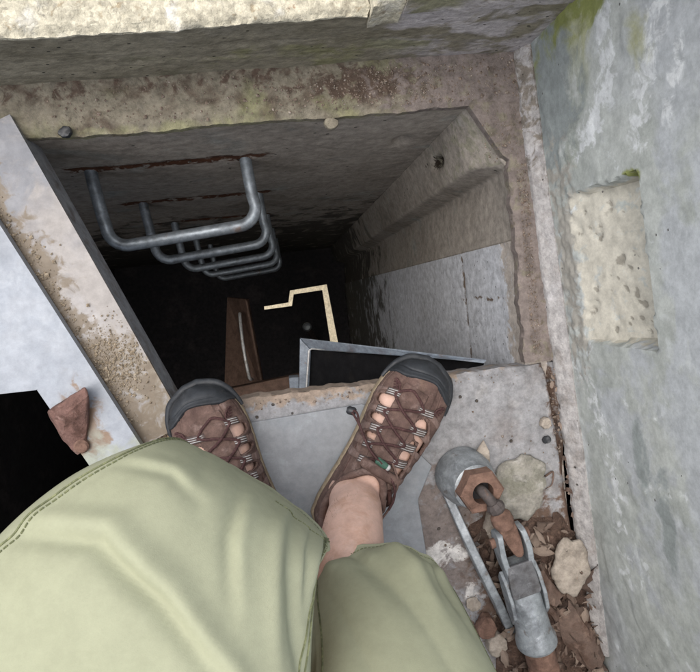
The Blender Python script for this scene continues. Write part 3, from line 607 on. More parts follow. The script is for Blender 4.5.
eb = tag(empty('eye_bolt', tuple(at(500, 515, .1))), 'rusty eye bolt running from the hexagon nut into the fork', 'eye bolt')
ep = [at(478, 487, .060), at(484, 493, .085), at(494, 505, .092), at(500, 513, .092), at(505, 521, .090)]
tube('shank', smooth_path(ep, 6), .0078, 'darkiron', eb, 14)
sharp(lathe('collar', at(494, 505, .092), at(505, 521, .090)-at(494, 505, .092), [(.009, -.004), (.0135, .002), (.0135, .008), (.009, .014)], 'darkiron', eb, 10), 20)
ed = _n(at(520, 555, .086)-at(500, 513, .092))
pa, pb = at(499, 513, .092), at(521, 556, .082)
mid = (pa+pb)/2; hl_ = np.linalg.norm(pb-pa)/2; sdv = _n(np.cross(ed, [0, 0, 1.]))
tg = []
for k in range(24):
    t = 2*math.pi*k/24; tg.append(mid+ed*hl_*.95*math.cos(t)+sdv*.0125*np.sign(math.sin(t))*abs(math.sin(t))**.6*(1+.25*-math.cos(t))+np.array([0, 0, .007]))
prism('tongue_plate', tg, .014, 'rust', eb, .003, N=np.cross(sdv, ed)*(1 if np.cross(sdv, ed)[2] > 0 else -1))
lathe('shoulder', pa-ed*.002, ed, [(.009, 0), (.0155, .006), (.0165, .016), (.013, .026), (.006, .03)], 'rust', eb, 14)

tb = tag(empty('turnbuckle', tuple(at(520, 600, .05))), 'heavy grey galvanised turnbuckle with forked end lying in the leaf litter', 'turnbuckle')
tdir = _n(at(537, 640, .06)-at(512, 545, .075)); tside = _n(np.cross(tdir, [0, 0, 1.])); tup = np.cross(tside, tdir)
def T3(o, a, s, u): return o+tdir*a+tside*s+tup*u
o0 = at(510, 540, .078)
def fork(sgn, nm):
    # bent flat bar, one prong of the fork
    s0 = .0175*sgn
    path = [(-.022, s0*.95, .002), (-.012, s0*1.05, .004), (.01, s0*1.15, .004), (.035, s0*1.05, .001), (.055, s0*.85, -.002)]
    V = []; Fc = []
    pp = smooth_path([T3(o0, *p) for p in path], 5); n = len(pp)
    for i, p in enumerate(pp):
        a = i/(n-1); hh = .0145+.003*a; hh *= math.sqrt(max(.25, 1-max(0, (.15-a)/.15)**2)); th = .0042
        for ds, du in ((-th, -hh), (th, -hh), (th, hh), (-th, hh)): V.append(p+tside*ds+tup*du)
    for i in range(n-1):
        for k in range(4): Fc.append([i*4+k, i*4+(k+1) % 4, i*4+4+(k+1) % 4, i*4+4+k])
    Fc += [[3, 2, 1, 0], [4*n-4, 4*n-3, 4*n-2, 4*n-1]]
    return bevel(sharp(mesh(nm, V, Fc, 'galv', tb), 30), .0025, 3)
fork(-1, 'prong'); fork(1, 'prong')
# neck: loft from flat fork root to round barrel
V = []; Fc = []; sg = 24
sec = [(a_*1.1, w_*.84, h_*.86, e_) for a_, w_, h_, e_ in ((.030, .024, .015, .35), (.040, .0255, .017, .35), (.060, .026, .019, .4), (.078, .026, .021, .45), (.088, .0275, .0235, .6), (.098, .029, .0275, 1.), (.115, .0305, .030, 1.), (.140, .032, .0315, 1.), (.148, .0365, .036, 1.), (.158, .037, .037, 1.), (.163, .033, .033, 1.), (.165, .024, .024, 1.))]
for a, ws, hs_, e in sec:
    for k in range(sg):
        t = 2*math.pi*k/sg; cx, sx = math.cos(t), math.sin(t)
        V.append(T3(o0, a, ws*abs(cx)**e*np.sign(cx), hs_*abs(sx)**e*np.sign(sx)))
for i in range(len(sec)-1):
    for k in range(sg): Fc.append([i*sg+k, i*sg+(k+1) % sg, i*sg+sg+(k+1) % sg, i*sg+sg+k])
Fc += [list(range(sg))[::-1], [(len(sec)-1)*sg+k for k in range(sg)]]
bevel(sharp(mesh('barrel', V, Fc, 'galv', tb), 40), .001)
lathe('threaded_end', T3(o0, .178, 0, 0), tdir, [(.018, 0), (.023, .004), (.0235, .03), (.021, .034), (.0235, .04), (.0235, .09), (.015, .096)], 'rust', tb, 20)
lathe('fork_pin', T3(o0, -.004, -.030, .0), tside, [(.007, 0), (.0075, .002), (.0075, .058), (.007, .060)], 'rust', tb, 14)
for sgn in (-1, 1):
    c_ = T3(o0, .090, sgn*.0245+(.003 if sgn > 0 else 0), -.004)
    pr_ = [c_+tdir*a+tup*b for a, b in ((-.045, .0), (-.03, .014), (.0, .02), (.03, .014), (.05, -.004), (.03, -.016), (-.03, -.014))]
    prism('cheek_plate', pr_, .006, 'galv', tb, .0015, N=tside)
prism('yoke_plate', [T3(o0, a_, s_, .0185) for a_, s_ in ((.030, -.019), (.030, .019), (.055, .0215), (.080, .0225), (.084, .020), (.084, -.020), (.080, -.0225), (.055, -.0215))], .006, 'darksteel', tb, .0015, N=tup)
# long flat bar on edge
fbp = [at(444, 487, .006), at(505, 625, .006)]
fb = _n(fbp[1]-fbp[0]); fs = np.array([fb[1], -fb[0], 0]); fl_ = np.linalg.norm(fbp[1]-fbp[0])
path = [(0, .0, .004), (.02, .0, .010), (.06, .001, .020), (.11, .001, .030), (.16, .0, .036), (.20, -.002, .034), (fl_+.01, -.003, .022)]
V = []; Fc = []; pp = smooth_path([(a, s_, h_) for a, s_, h_ in path], 4)
for a, s_, h_ in pp:
    for ds, z_ in ((-.0066, .001), (.0066, .001), (.0066, h_), (-.0066, h_)): p = fbp[0]+fb*a+fs*(ds+s_); V.append((p[0], p[1], z_))
n = len(pp)
for i in range(n-1):
    for k in range(4): Fc.append([i*4+k, i*4+(k+1) % 4, i*4+4+(k+1) % 4, i*4+4+k])
Fc += [[3, 2, 1, 0], [4*n-4, 4*n-3, 4*n-2, 4*n-1]]
o = bevel(sharp(mesh('flat_bar', V, Fc, 'galv'), 30), .0015, 2); tag(o, 'grey flat steel bar on edge beside the turnbuckle', 'steel bar')

# ================================================================== DEBRIS
def rock(name, pts_px, h, m, label, seed, cat='stone', z0=.002):
    """irregular flat flake: outline by points, domed noisy top"""
    P = np.array([at(*p, z0+h*.5)[:2] for p in pts_px]); c = P.mean(0); n = 48
    ang = np.linspace(0, 2*math.pi, n, endpoint=False)
    pa_ = np.arctan2(P[:, 1]-c[1], P[:, 0]-c[0]); pr_ = np.hypot(P[:, 1]-c[1], P[:, 0]-c[0]); od = np.argsort(pa_)
    rad = np.interp(ang, np.concatenate([pa_[od]-2*math.pi, pa_[od], pa_[od]+2*math.pi, pa_[od]+4*math.pi]), np.tile(pr_[od], 4))
    rad = rad*(1+.16*fbm(np.cos(ang)*2+seed, np.sin(ang)*2, 1.5, 4, seed)); V = []; Fc = []
    rows = [(1.0, 0), (1.03, .35), (1.0, .75), (.9, 1.), (.7, 1.05), (.45, 1.08), (.2, 1.1)]
    for f_, z_ in rows:
        x = c[0]+rad*f_*np.cos(ang); y = c[1]+rad*f_*np.sin(ang); zz = z0+h*z_*(1+.25*fbm(x, y, 45, 4, seed))+.003*fbm(x, y, 60, 3, seed+1)*(z_ > .5)
        V += list(zip(x, y, zz))
    for i in range(len(rows)-1):
        for k in range(n): Fc.append([i*n+k, i*n+(k+1) % n, i*n+n+(k+1) % n, i*n+n+k])
    Fc += [list(range(n))[::-1], [(len(rows)-1)*n+k for k in range(n)]]
    return tag(sharp(mesh(name, V, Fc, m), 45), label, cat)
rock('stone_flake', [(500, 468), (515, 458), (532, 456), (544, 468), (543, 490), (536, 510), (524, 522), (512, 520), (500, 508), (497, 488)], .010, 'stone', 'large lichen-covered grey stone flake beside the rusty hexagon nut', 3)
rock('mortar_flake', [(556, 560), (566, 538), (580, 540), (587, 560), (585, 580), (574, 596), (562, 592), (554, 580)], .009, 'stonepale', 'pale flat mortar flake leaning by the wall foot', 5, 'stone', .022)
rock('mortar_flake', [(486, 520), (492, 508), (497, 520), (500, 540), (494, 545), (488, 535)], .010, 'stonepale', 'small pale mortar flake under the rusty eye bolt', 9)
rock('pebble', [(541, 420), (546, 417), (550, 421), (549, 427), (543, 428)], .008, 'stonepale', 'single pale pebble lying on the bare floor by the joint', 11, 'pebble')
rock('paper_scrap', [(467, 600), (479, 601), (481, 607), (469, 609)], .002, 'stonepale', 'white scrap of paint lying beside the flat bar', 13, 'scrap')
rock('pebble', [(488, 638), (500, 632), (506, 644), (498, 656), (488, 650)], .016, 'stonepale', 'rounded tan pebble between flat bar and barrel', 17, 'pebble')
rock('rust_lump', [(478, 622), (488, 614), (494, 622), (492, 636), (482, 638)], .016, 'rust', 'crumbly rust lump at the lower end of the flat bar', 19, 'rust lump')
rock('pebble', [(58, 133), (61, 128), (66, 126), (72, 130), (70, 136), (62, 137)], .007, 'lock', 'small black pebble on the far ledge by the hatch rim', 23, 'pebble')
rock('pebble', [(330-6, 122), (331, 119), (338, 121), (336, 128), (326, 128)], .010, 'ledge', 'brown stone lump at the edge of the far ledge', 24, 'pebble', -.004)
rock('gum_spot', [(542, 440), (546, 436), (551, 439), (548, 443)], .003, 'lock', 'dark flat tar spot on the floor near the pale pebble', 25, 'tar spot')
# broken wood
def wood(name, ax_pts, wd, label, seed, zc):
    V = []; Fc = []; sg = 16; pp = smooth_path([at(*p, zc) for p in ax_pts], 8); n = len(pp)
    for i, p in enumerate(pp):
        a = i/(n-1); T_ = _n(np.array(pp[min(i+1, n-1)])-np.array(pp[max(i-1, 0)])); S_ = np.array([T_[1], -T_[0], 0])
        wv = wd*(.75+.35*math.sin(a*3+seed))*(1 if a < .97 else .85)
        for k in range(sg):
            t = 2*math.pi*k/sg; r_ = 1+.35*float(fbm(np.array([t*1.6]), np.array([a*1.5]), 3, 3, seed))
            off = T_*(.012*float(fbm(np.array([t*2.]), np.array([1.]), 3, 2, seed+2)) if i in (0, n-1) else 0)
            V.append(p+S_*wv*math.cos(t)*r_+np.array([0, 0, 1])*wv*.55*math.sin(t)*r_+off)
    for i in range(n-1):
        for k in range(sg): Fc.append([i*sg+k, i*sg+(k+1) % sg, i*sg+sg+(k+1) % sg, i*sg+sg+k])
    Fc += [list(range(sg))[::-1], [(n-1)*sg+k for k in range(sg)]]
    return tag(sharp(mesh(name, V, Fc, 'bark'), 28), label, 'wood')
wood('broken_wood', [(538, 568), (548, 585), (556, 600)], .015, 'short brown piece of rotten wood next to the fork', 4, .022)
wood('broken_wood', [(564, 606), (578, 634), (598, 664)], .020, 'long split piece of brown wood lying by the wall foot', 6, .022)
wood('twig', [(566, 489), (572, 492), (574, 498)], .003, 'short twig stuck in the joint at the wall foot', 8, .006)
wood('twig', [(540, 600), (556, 616), (560, 628)], .005, 'thin brown twig crossing between turnbuckle and split wood', 12, .02)
wood('twig', [(546, 476), (553, 472), (552, 484), (547, 488)], .0016, 'hooked thin twig on the floor beside the stone flake', 14, .004)

# leaf litter: dark base, single leaves on it
LP = [(474, 535), (492, 505), (500, 520), (545, 520), (560, 515), (577, 540), (590, 590), (602, 660), (606, 700), (500, 700), (500, 650), (496, 610), (486, 570)]
poly = np.array([at(*p, .004)[:2] for p in LP])
def inside(x, y):
    c = np.zeros(np.shape(x), bool); j = len(poly)-1
    for i in range(len(poly)):
        xi, yi = poly[i]; xj, yj = poly[j]; c ^= ((yi > y) != (yj > y)) & (x < (xj-xi)*(y-yi)/(yj-yi+1e-12)+xi); j = i
    return c
c = poly.mean(0); n = len(poly)
pp2 = []
for i in range(n):
    for k in range(6): pp2.append(poly[i]*(1-k/6)+poly[(i+1) % n]*(k/6))
pp2 = np.array(pp2); pp2 = pp2+.012*np.stack([fbm(pp2[:, 0], pp2[:, 1], 60, 3, 31), fbm(pp2[:, 0], pp2[:, 1], 60, 3, 37)], -1); nn = len(pp2); V = []; Fc = []
rows = [(1.04, 0.001), (.98, .006), (.85, .010), (.65, .013), (.4, .014), (.15, .014)]
for f_, z_ in rows:
    xy = c+(pp2-c)*f_; zz = z_*(1+.5*fbm(xy[:, 0], xy[:, 1], 60, 4, 6)); V += list(zip(xy[:, 0], xy[:, 1], zz))
for i in range(len(rows)-1):
    for k in range(nn): Fc.append([i*nn+k, i*nn+(k+1) % nn, i*nn+nn+(k+1) % nn, i*nn+nn+k])
Fc.append([(len(rows)-1)*nn+k for k in range(nn)])
tag(mesh('leaf_mould', V, Fc, 'litter'), 'dark crumbly leaf mould heaped beside the wall foot', 'leaf mould', kind='stuff')
def leaf_mesh(seed, m):
    r_ = random.Random(seed); nu, nv = 7, 5; V = []; Fc = []; c1_ = r_.uniform(-9, 9); c2_ = r_.uniform(4, 16)*r_.choice((-1, 1)); tip = r_.uniform(.5, 1.2)
    for i in range(nu):
        a = i/(nu-1); w_ = (math.sin(math.pi*min(1, a*1.0+.04))**tip)*.34*(1+.25*r_.uniform(-1, 1)) + .02
        for j in range(nv):
            b = (j/(nv-1)-.5)*2; x = (a-.5); y = b*w_; V.append((x, y, .12*c1_/9*(x*x*4-.3)+.02*c2_*y*y+.03*r_.uniform(-1, 1)))
    for i in range(nu-1):
        for j in range(nv-1): Fc.append([i*nv+j, (i+1)*nv+j, (i+1)*nv+j+1, i*nv+j+1])
    me = bpy.data.meshes.new('leaf'); me.from_pydata(V, [], Fc); me.materials.append(MT[m]); me.polygons.foreach_set('use_smooth', [True]*len(Fc)); return me
LM = [leaf_mesh(i, ('leafa', 'leafb', 'leafc', 'leafb', 'leafa')[i % 5]) for i in range(15)]
LW = ('brown', 'pale tan', 'dark', 'pale tan', 'brown')
rl = random.Random(5); placed = 0; mn = poly.min(0); mx = poly.max(0)
while placed < 290:
    x = rl.uniform(mn[0], mx[0]); y = rl.uniform(mn[1], mx[1])
    if not inside(np.array([x]), np.array([y]))[0]: continue
    i = rl.randrange(15); o = bpy.data.objects.new('dry_leaf', LM[i]); C.objects.link(o)
    sc = rl.choice((.008, .011, .015, .020, .028)); o.scale = (sc*1.5, sc*rl.uniform(.35, .9), sc*3.2)
    o.location = (x, y, .012+rl.uniform(0, .014)); o.rotation_euler = (rl.gauss(0, .6), rl.gauss(0, .6), rl.uniform(0, 6.28))
    where = 'between the flat bar and the turnbuckle' if x < .29+(-.42-y)*.33 else ('beside the broken wood at the wall foot' if y < -.42 else 'beside the stone flake')
    tag(o, ('crumbled ' if sc < .012 else 'curled ')+LW[i % 5]+' dry leaf '+where, 'leaf', 'dry leaves around the turnbuckle'); placed += 1
jl = random.Random(9)
for k in range(26):      # leaves caught in the joint at the wall foot
    y = -.16-.42*jl.random(); x = .409+(y+.139)*-.079+jl.gauss(.001, .003); o = bpy.data.objects.new('dry_leaf', LM[jl.randrange(15)]); C.objects.link(o)
    sc = jl.uniform(.006, .013); o.scale = (sc, sc, sc); o.location = (x, y, .002); o.rotation_euler = (jl.gauss(0, .5), jl.gauss(0, .5), jl.uniform(1.2, 2.))
    tag(o, 'tiny leaf scrap caught in the floor joint along the wall', 'leaf', 'leaf scraps in the joint')

def grit(name, pts, sizes, m, label, seed, mouldz=True):
    r_ = np.random.default_rng(seed); V = []; Fc = []
    oc = np.array([(1, 0, 0), (0, 1, 0), (-1, 0, 0), (0, -1, 0), (0, 0, .8), (0, 0, -.5)])
    of = [(0, 1, 4), (1, 2, 4), (2, 3, 4), (3, 0, 4), (1, 0, 5), (2, 1, 5), (3, 2, 5), (0, 3, 5)]
    for p, s in zip(pts, sizes):
        b = len(V); a = r_.uniform(0, 6.28); ca, sa = math.cos(a), math.sin(a); j = oc*r_.uniform(.6, 1.3, (6, 3))*s
        for q_ in j: V.append((p[0]+q_[0]*ca-q_[1]*sa, p[1]+q_[0]*sa+q_[1]*ca, p[2]+q_[2]+s*.3))
        Fc += [(x_+b, y_+b, z_+b) for x_, y_, z_ in of]
    return tag(mesh(name, V, Fc, m, None, False, None, False), label, 'grit', kind='stuff')
gr = np.random.default_rng(3); P = []; S = []
for k in range(1900):      # along the rim by the plate edge, and the heap at its lower end
    if k < 900:
        u = gr.uniform(.06, .47); v = abs(gr.normal(0, .013))*(1 if u > .15 else .6)+.026
    else:
        u = gr.normal(.375, .03); v = gr.normal(.065, .022)
    if not (0 < v < RW-.002 and 0 < u < RL): continue
    p = r0+rn*(RW-v)+rd*u; P.append((p[0], p[1], .0128)); S.append(min(.0045, .0006+gr.exponential(.0006)))
for px, py, s in ((38, 257, .005), (54, 262, .0035), (47, 275, .004), (88, 305, .003), (110, 330, .0022), (60, 245, .002)):
    p = at(px, py, .013); P.append(p); S.append(s)
grit('rim_grit', P, S, 'grit', 'sandy grit scattered along the galvanised hatch rim', 4)
P = []; S = []
for k in range(1500):
    x = gr.uniform(-.3, .40) if k < 700 else gr.normal(.20, .10); y = gr.uniform(.272, .333)
    if x > .4 or x < -.3: continue
    P.append((x, y, .0005)); S.append(min(.004, .0006+gr.exponential(.0006)))
for k in range(700):
    y = gr.uniform(-.13, .26); P.append((gr.uniform(.385, .40) if y < .17 else gr.uniform(.335, .40), y, .0005)); S.append(min(.003, .0005+gr.exponential(.0005)))
grit('ledge_grit', P, S, 'gritdark', 'brown grit lying on the dirty ledges round the shaft', 5)
P = []; S = []
for k in range(2600):
    if k < 500: y = gr.uniform(-.62, -.15); x = .409+(y+.139)*-.079+gr.normal(0, .006)
    elif k < 1000: x = gr.normal(.31, .05); y = gr.normal(-.43, .09)
    elif k < 1150: x = gr.uniform(-.08, .36); y = -.148-abs(gr.normal(0, .008))
    else: x = gr.normal(-.2, .03); y = gr.normal(-.165, .02)
    if x < -.23 or x > .42 or y > -.146: continue
    P.append((x, y, .0005)); S.append(min(.003, .0005+gr.exponential(.0006)))
grit('floor_grit', P, S, 'gritdark', 'brown grit and crumbs strewn over the floor beside the wall', 6)

# ================================================================== PERSON
LEN = .295
_s = [0, .03, .1, .2, .35, .5, .65, .75, .85, .92, .97, 1]
_lat = [.004, .022, .034, .040, .047, .053, .0565, .0565, .0525, .0435, .029, .006]
_med = [.004, .022, .032, .035, .036, .039, .0465, .050, .048, .040, .026, .006]
_top = [.080, .086, .090, .094, .094, .082, .070, .0645, .060, .0545, .047, .036]
def _cs(xs, ys):
    xs = np.array(xs, float); ys = np.array(ys, float); g = np.gradient(ys, xs)
    def fn(x):
        x = np.clip(np.asarray(x, float), xs[0], xs[-1]); i = np.clip(np.searchsorted(xs, x)-1, 0, len(xs)-2); h = xs[i+1]-xs[i]; t = (x-xs[i])/h
        return ys[i]*(1+2*t)*(1-t)**2+ys[i+1]*t*t*(3-2*t)+h*(g[i]*t*(1-t)**2+g[i+1]*t*t*(t-1))
    return fn
LATF, MEDF, TOPF = _cs(_s, _lat), _cs(_s, _med), _cs(_s, _top)
def shoe_surf(s, t, off=0., mirror=1):
    """point on the shoe upper: s 0 heel..1 toe, t -1 lateral sole edge .. +1 medial sole edge"""
    s = np.asarray(s, float); t = np.asarray(t, float); s, t = np.broadcast_arrays(s, t)
    W = np.where(t < 0, LATF(s), MEDF(s))+off; h = TOPF(s)+off; z0 = .018
    ph = np.abs(t)*math.pi/2
    y = np.sign(t)*W*np.sin(ph)**.85; z = z0+(h-z0)*np.cos(ph)**.62
    x = s*LEN+off*np.clip((s-.9)*10, 0, 1)
    return np.stack([x, y*mirror, z], -1)
def shoe_frame(heel, toe, z0=.0):
    d = np.array(toe[:2])-np.array(heel[:2]); a = math.atan2(d[1], d[0]); M_ = np.array([[math.cos(a), -math.sin(a), 0], [math.sin(a), math.cos(a), 0], [0, 0, 1]])
    o = np.array([heel[0], heel[1], z0])
    return lambda P: np.asarray(P) @ M_.T+o, M_
OPEN_C, OPEN_A, OPEN_B = (.215*LEN, 0), .060, .034

# skin and shorts sections ------------------------------------------------
def ring_pts(c, a, b, n=48, e=1.0, ph=0):
    t = np.linspace(0, 2*math.pi, n, endpoint=False)+ph; ct, st_ = np.cos(t), np.sin(t)
    return np.array(c)+np.outer(np.sign(ct)*np.abs(ct)**e, a)+np.outer(np.sign(st_)*np.abs(st_)**e, b)
def loft(rings, cap=True):
    n = len(rings[0]); V = [p for r_ in rings for p in r_]; Fc = []
    for i in range(len(rings)-1):
        for k in range(n): Fc.append([i*n+k, i*n+(k+1) % n, i*n+n+(k+1) % n, i*n+n+k])
    if cap: Fc += [list(range(n))[::-1], [(len(rings)-1)*n+k for k in range(n)]]
    return V, Fc
def limb(path, radii, n=24):
    pp = smooth_path(path, 6); rr = np.interp(np.linspace(0, len(path)-1, len(pp)), range(len(path)), radii); return sweep(pp, rr, n)

RH, RT = np.array([.028, -.350]), np.array([.2115, -.124])      # right heel and toe
LH, LT = np.array([-.040, -.392]), np.array([-.143, -.110])
SH = {'right': dict(heel=RH, toe=RT, mir=1), 'left': dict(heel=LH, toe=LT, mir=-1)}
for k, d in SH.items(): d['fr'], d['M'] = shoe_frame(d['heel'], d['toe'], .0015 if k == 'left' else .008)

body = []
def foot_loft(d):
    rings = []
    for s in np.linspace(.03, .97, 40):
        tt = np.linspace(-1, 1, 20); top = d['fr'](shoe_surf(np.full_like(tt, s), tt, -.0048, d['mir']))
        bot = top[[-1, 0]].copy(); bot[:, 2] = .02
        rings.append(np.vstack([top, bot[0]*.67+bot[1]*.33, bot[0]*.33+bot[1]*.67]))
    return loft(rings)
r_ank = SH['right']['fr'](np.array([[.235*LEN, .0, .085]]))[0]
l_ank = SH['left']['fr'](np.array([[.235*LEN, .0, .085]]))[0]
body.append(foot_loft(SH['right'])); body.append(foot_loft(SH['left']))
RK = np.array([.088, -.395, .455]); LK = np.array([-.062, -.225, .400])
RHIP = np.array([.085, -.80, .525]); LHIP = np.array([-.105, -.80, .525])
rs1 = at(352, 541, .175); rs2 = at(352, 618, .27)
body.append(limb([r_ank-np.array([0, 0, .045]), r_ank+np.array([0, 0, .01]), np.array([rs1[0], rs1[1], .175]), np.array([rs2[0], rs2[1], .27]), RK-np.array([0, -.005, .07]), RK+np.array([0, -.03, 0]), RK*.6+RHIP*.4, RHIP], [.037, .036, .041, .048, .047, .048, .058, .07]))
body.append(limb([l_ank-np.array([0, 0, .045]), l_ank+np.array([0, 0, .01]), l_ank*.7+LK*.3, l_ank*.4+LK*.6-np.array([0, .015, 0]), LK-np.array([0, .0, .03]), LK+np.array([-.005, -.05, .022]), LK*.6+LHIP*.4, LHIP], [.037, .036, .040, .045, .043, .045, .056, .07]))
body.append(loft([ring_pts((-.01, y, z), (a, 0, 0), (0, b*.6, b), 32) for y, z, a, b in ((-.80, .45, .13, .03), (-.82, .50, .15, .09), (-.86, .56, .15, .10), (-.90, .66, .145, .10), (-.92, .76, .14, .10))]))
V = []; Fc = []
for v, f in body:
    b = len(V); V += list(v); Fc += [[i+b for i in q_] for q_ in f]
person = mesh('person', V, Fc, 'skin')
rm = person.modifiers.new('fuse', 'REMESH'); rm.mode = 'VOXEL'; rm.voxel_size = .0035; rm.use_smooth_shade = True
sm = person.modifiers.new('soft', 'SMOOTH'); sm.factor = .5; sm.iterations = 4
tag(person, 'seated person in pale olive shorts and brown sandals, seen from above the knees', 'person')

# leg hair on the bare right shin
hr = np.random.default_rng(8); V = []; Fc = []
hpath = np.array(smooth_path([r_ank+np.array([0, 0, .01]), np.array([rs1[0], rs1[1], .175]), np.array([rs2[0], rs2[1], .27]), RK-np.array([0, -.005, .07])], 12)); hrad = np.interp(np.linspace(0, 3, len(hpath)), [0, 1, 2, 3], [.036, .040, .046, .046])
for k in range(1300):
    a = hr.uniform(.12, .75)**.8; ang = hr.uniform(0, 2*math.pi); fi_ = a*(len(hpath)-1)
    c_ = np.array([np.interp(fi_, range(len(hpath)), hpath[:, i]) for i in range(3)]); rad = np.interp(fi_, range(len(hpath)), hrad)-.0006
    nrm_ = np.array([math.cos(ang), math.sin(ang), .1]); p = c_+nrm_*rad; dn = np.array([hr.normal(0, .16), hr.normal(0, .16), -1])
    dn = _n(dn-nrm_*dn.dot(nrm_)*.75+nrm_*.4); ln = hr.uniform(.005, .011); q1 = p+dn*ln*.5; q2 = p+dn*ln-nrm_*.001; sd_ = _n(np.cross(dn, nrm_))*.00015
    b = len(V); V += [p-sd_, p+sd_, q1-sd_*.8, q1+sd_*.8, q2]; Fc += [(b, b+1, b+3, b+2), (b+2, b+3, b+4)]
tag(mesh('leg_hair', V, Fc, 'hair', person, False, None, False), kind='stuff')

# ---- shorts
def wr(th, a, seed): return .0028*fbm(np.cos(th)*1.1+a*.5, np.sin(th)*1.1-a*.6, 1.3, 2, seed)-.0022*(1-np.abs(fbm(th*.9+a*.55, a*.25-th*.12, 1.4, 1, seed+5)))**6+.0014*np.exp(-((th-2.70)/.045)**2)
def fold_gauss(th, a, line, wd, amp):
    d = np.full(np.shape(th), 9.); kk = np.zeros(np.shape(th)); n_ = len(line)-1
    for i, ((t0, a0), (t1, a1)) in enumerate(zip(line[:-1], line[1:])):
        k = np.clip(((th-t0)*(t1-t0)+(a-a0)*(a1-a0))/((t1-t0)**2+(a1-a0)**2+1e-9), 0, 1); dd = np.hypot(th-t0-k*(t1-t0), a-a0-k*(a1-a0))
        kk = np.where(dd < d, (i+k)/n_, kk); d = np.minimum(d, dd)
    return amp*np.exp(-(d/wd)**2)*np.sin(np.clip(kk, .04, .96)*math.pi)**.6
def shorts_leg(secs, folds, seed, na=190, nt=170, shift=0.):
    """secs: (left point, right point, up half height, down half height); theta 0 = right silhouette, pi/2 = top"""
    K = len(secs); xs = np.arange(K); Lp = np.array([s_[0] for s_ in secs]); Rp = np.array([s_[1] for s_ in secs]); hu = [s_[2] for s_ in secs]; hd = [s_[3] for s_ in secs]; ud = np.array([_n(np.array(s_[4], float)) for s_ in secs])
    f3 = lambda A: [_cs(xs, A[:, i]) for i in range(3)]
    fL, fR, fU = f3(Lp), f3(Rp), f3(ud); fhu, fhd = _cs(xs, hu), _cs(xs, hd)
    def surf(a, th, off=0.):
        a = np.asarray(a, float); th = np.asarray(th, float); a, th = np.broadcast_arrays(a, th)
        q_ = a*(K-1); L_ = np.stack([g(q_) for g in fL], -1); R_ = np.stack([g(q_) for g in fR], -1); U_ = np.stack([g(q_) for g in fU], -1)
        c_ = (L_+R_)/2; h_ = (R_-L_)/2; ct, st_ = np.cos(th), np.sin(th)
        hv = np.where(st_ > 0, fhu(q_), fhd(q_)); e = .92
        P_ = c_+h_*(np.sign(ct)*np.abs(ct)**e)[..., None]+U_*(hv*np.sign(st_)*np.abs(st_)**e)[..., None]
        N_ = h_/np.linalg.norm(h_, axis=-1)[..., None]*ct[..., None]+U_*st_[..., None]
        d_ = wr(th, a*K*.5, seed)*sstep(0, .05, a)+.0025*fbm(th*1.3, a*0, 2.2, 2, seed+9)*sstep(.08, 0, a)
        for line, wd, amp in folds: d_ = d_+fold_gauss(th, a*3-shift, line, wd, amp)
        hem = .0016*(np.exp(-((a-.0)/.010)**2))-.0012*np.exp(-((a-.030)/.004)**2)
        return P_+N_*(d_+hem+off)[..., None]
    aa, tt = np.meshgrid(np.linspace(0, 1, na)**1.25, np.linspace(0, 2*math.pi, nt, endpoint=False), indexing='ij')
    out = surf(aa, tt).reshape(-1, 3); ni = 26
    inn = surf(aa[:ni], tt[:ni], -.0016).reshape(-1, 3)
    Fc = []; idx = np.arange(na*nt).reshape(na, nt); j2 = np.roll(idx, -1, 1)
    Fc += np.stack([idx[:-1], j2[:-1], j2[1:], idx[1:]], -1).reshape(-1, 4).tolist()
    i2 = np.arange(ni*nt).reshape(ni, nt)+na*nt; i2r = np.roll(i2, -1, 1)
    Fc += np.stack([i2[:-1], i2[1:], i2r[1:], i2r[:-1]], -1).reshape(-1, 4).tolist()
    Fc += np.stack([idx[0], i2[0], i2r[0], j2[0]], -1).tolist()
    return out.tolist()+inn.tolist(), Fc, surf
Z = (0, 0, 1)
A3 = lambda px, py, z: at(px, py, z)
# left leg: from the hem over the knee to the hip
left_secs = [(A3(190, 462, .355), A3(327, 549, .35), .020, .06, (.5, .85, -.1)), (A3(170, 440, .415), A3(325, 547, .395), .030, .07, (.30, .5, .8)), (A3(132, 447, .462), A3(320, 566, .44), .050, .08, (.1, .35, 1)), (A3(62, 482, .485), A3(313, 620, .47), .066, .085, (0, .12, 1)),
             (A3(-25, 558, .50), A3(308, 690, .49), .074, .085, Z), (A3(-130, 690, .51), A3(300, 860, .505), .078, .085, Z),
             (LHIP+np.array([-.115, .12, .0]), LHIP+np.array([.09, .13, .0]), .085, .09, Z), (LHIP+np.array([-.10, -.06, .0]), LHIP+np.array([.10, -.06, 0]), .09, .09, Z)]
lf = [([(1.05, .0), (1.0, .3), (.80, .7), (.5, 1.1), (.3, 1.4)], .09, -.008), ([(1.20, .05), (1.16, .4), (.96, .8), (.66, 1.3)], .07, .005), ([(.62, .0), (.55, .35), (.40, .8)], .07, .006), ([(.78, .05), (.66, .5), (.46, .9)], .045, -.005), ([(.5, .0), (.45, .3), (.32, .7)], .04, -.004),
      ([(2.7, 1.10), (2.1, .92), (1.6, 1.0), (1.1, 1.22), (.7, 1.5)], .06, .007), ([(2.7, 1.21), (2.1, 1.03), (1.6, 1.11), (1.1, 1.33)], .045, -.007), ([(2.6, .62), (2.1, .50), (1.7, .56)], .06, .003), ([(2.6, .70), (2.1, .58), (1.75, .64)], .04, -.003), ([(1.62, .35), (1.45, .7), (1.2, 1.0)], .05, -.005), ([(1.52, .35), (1.36, .7), (1.12, 1.0)], .05, .003)]
VL, FL, surfL = shorts_leg(left_secs, lf, 201, shift=.3)
kc = RK
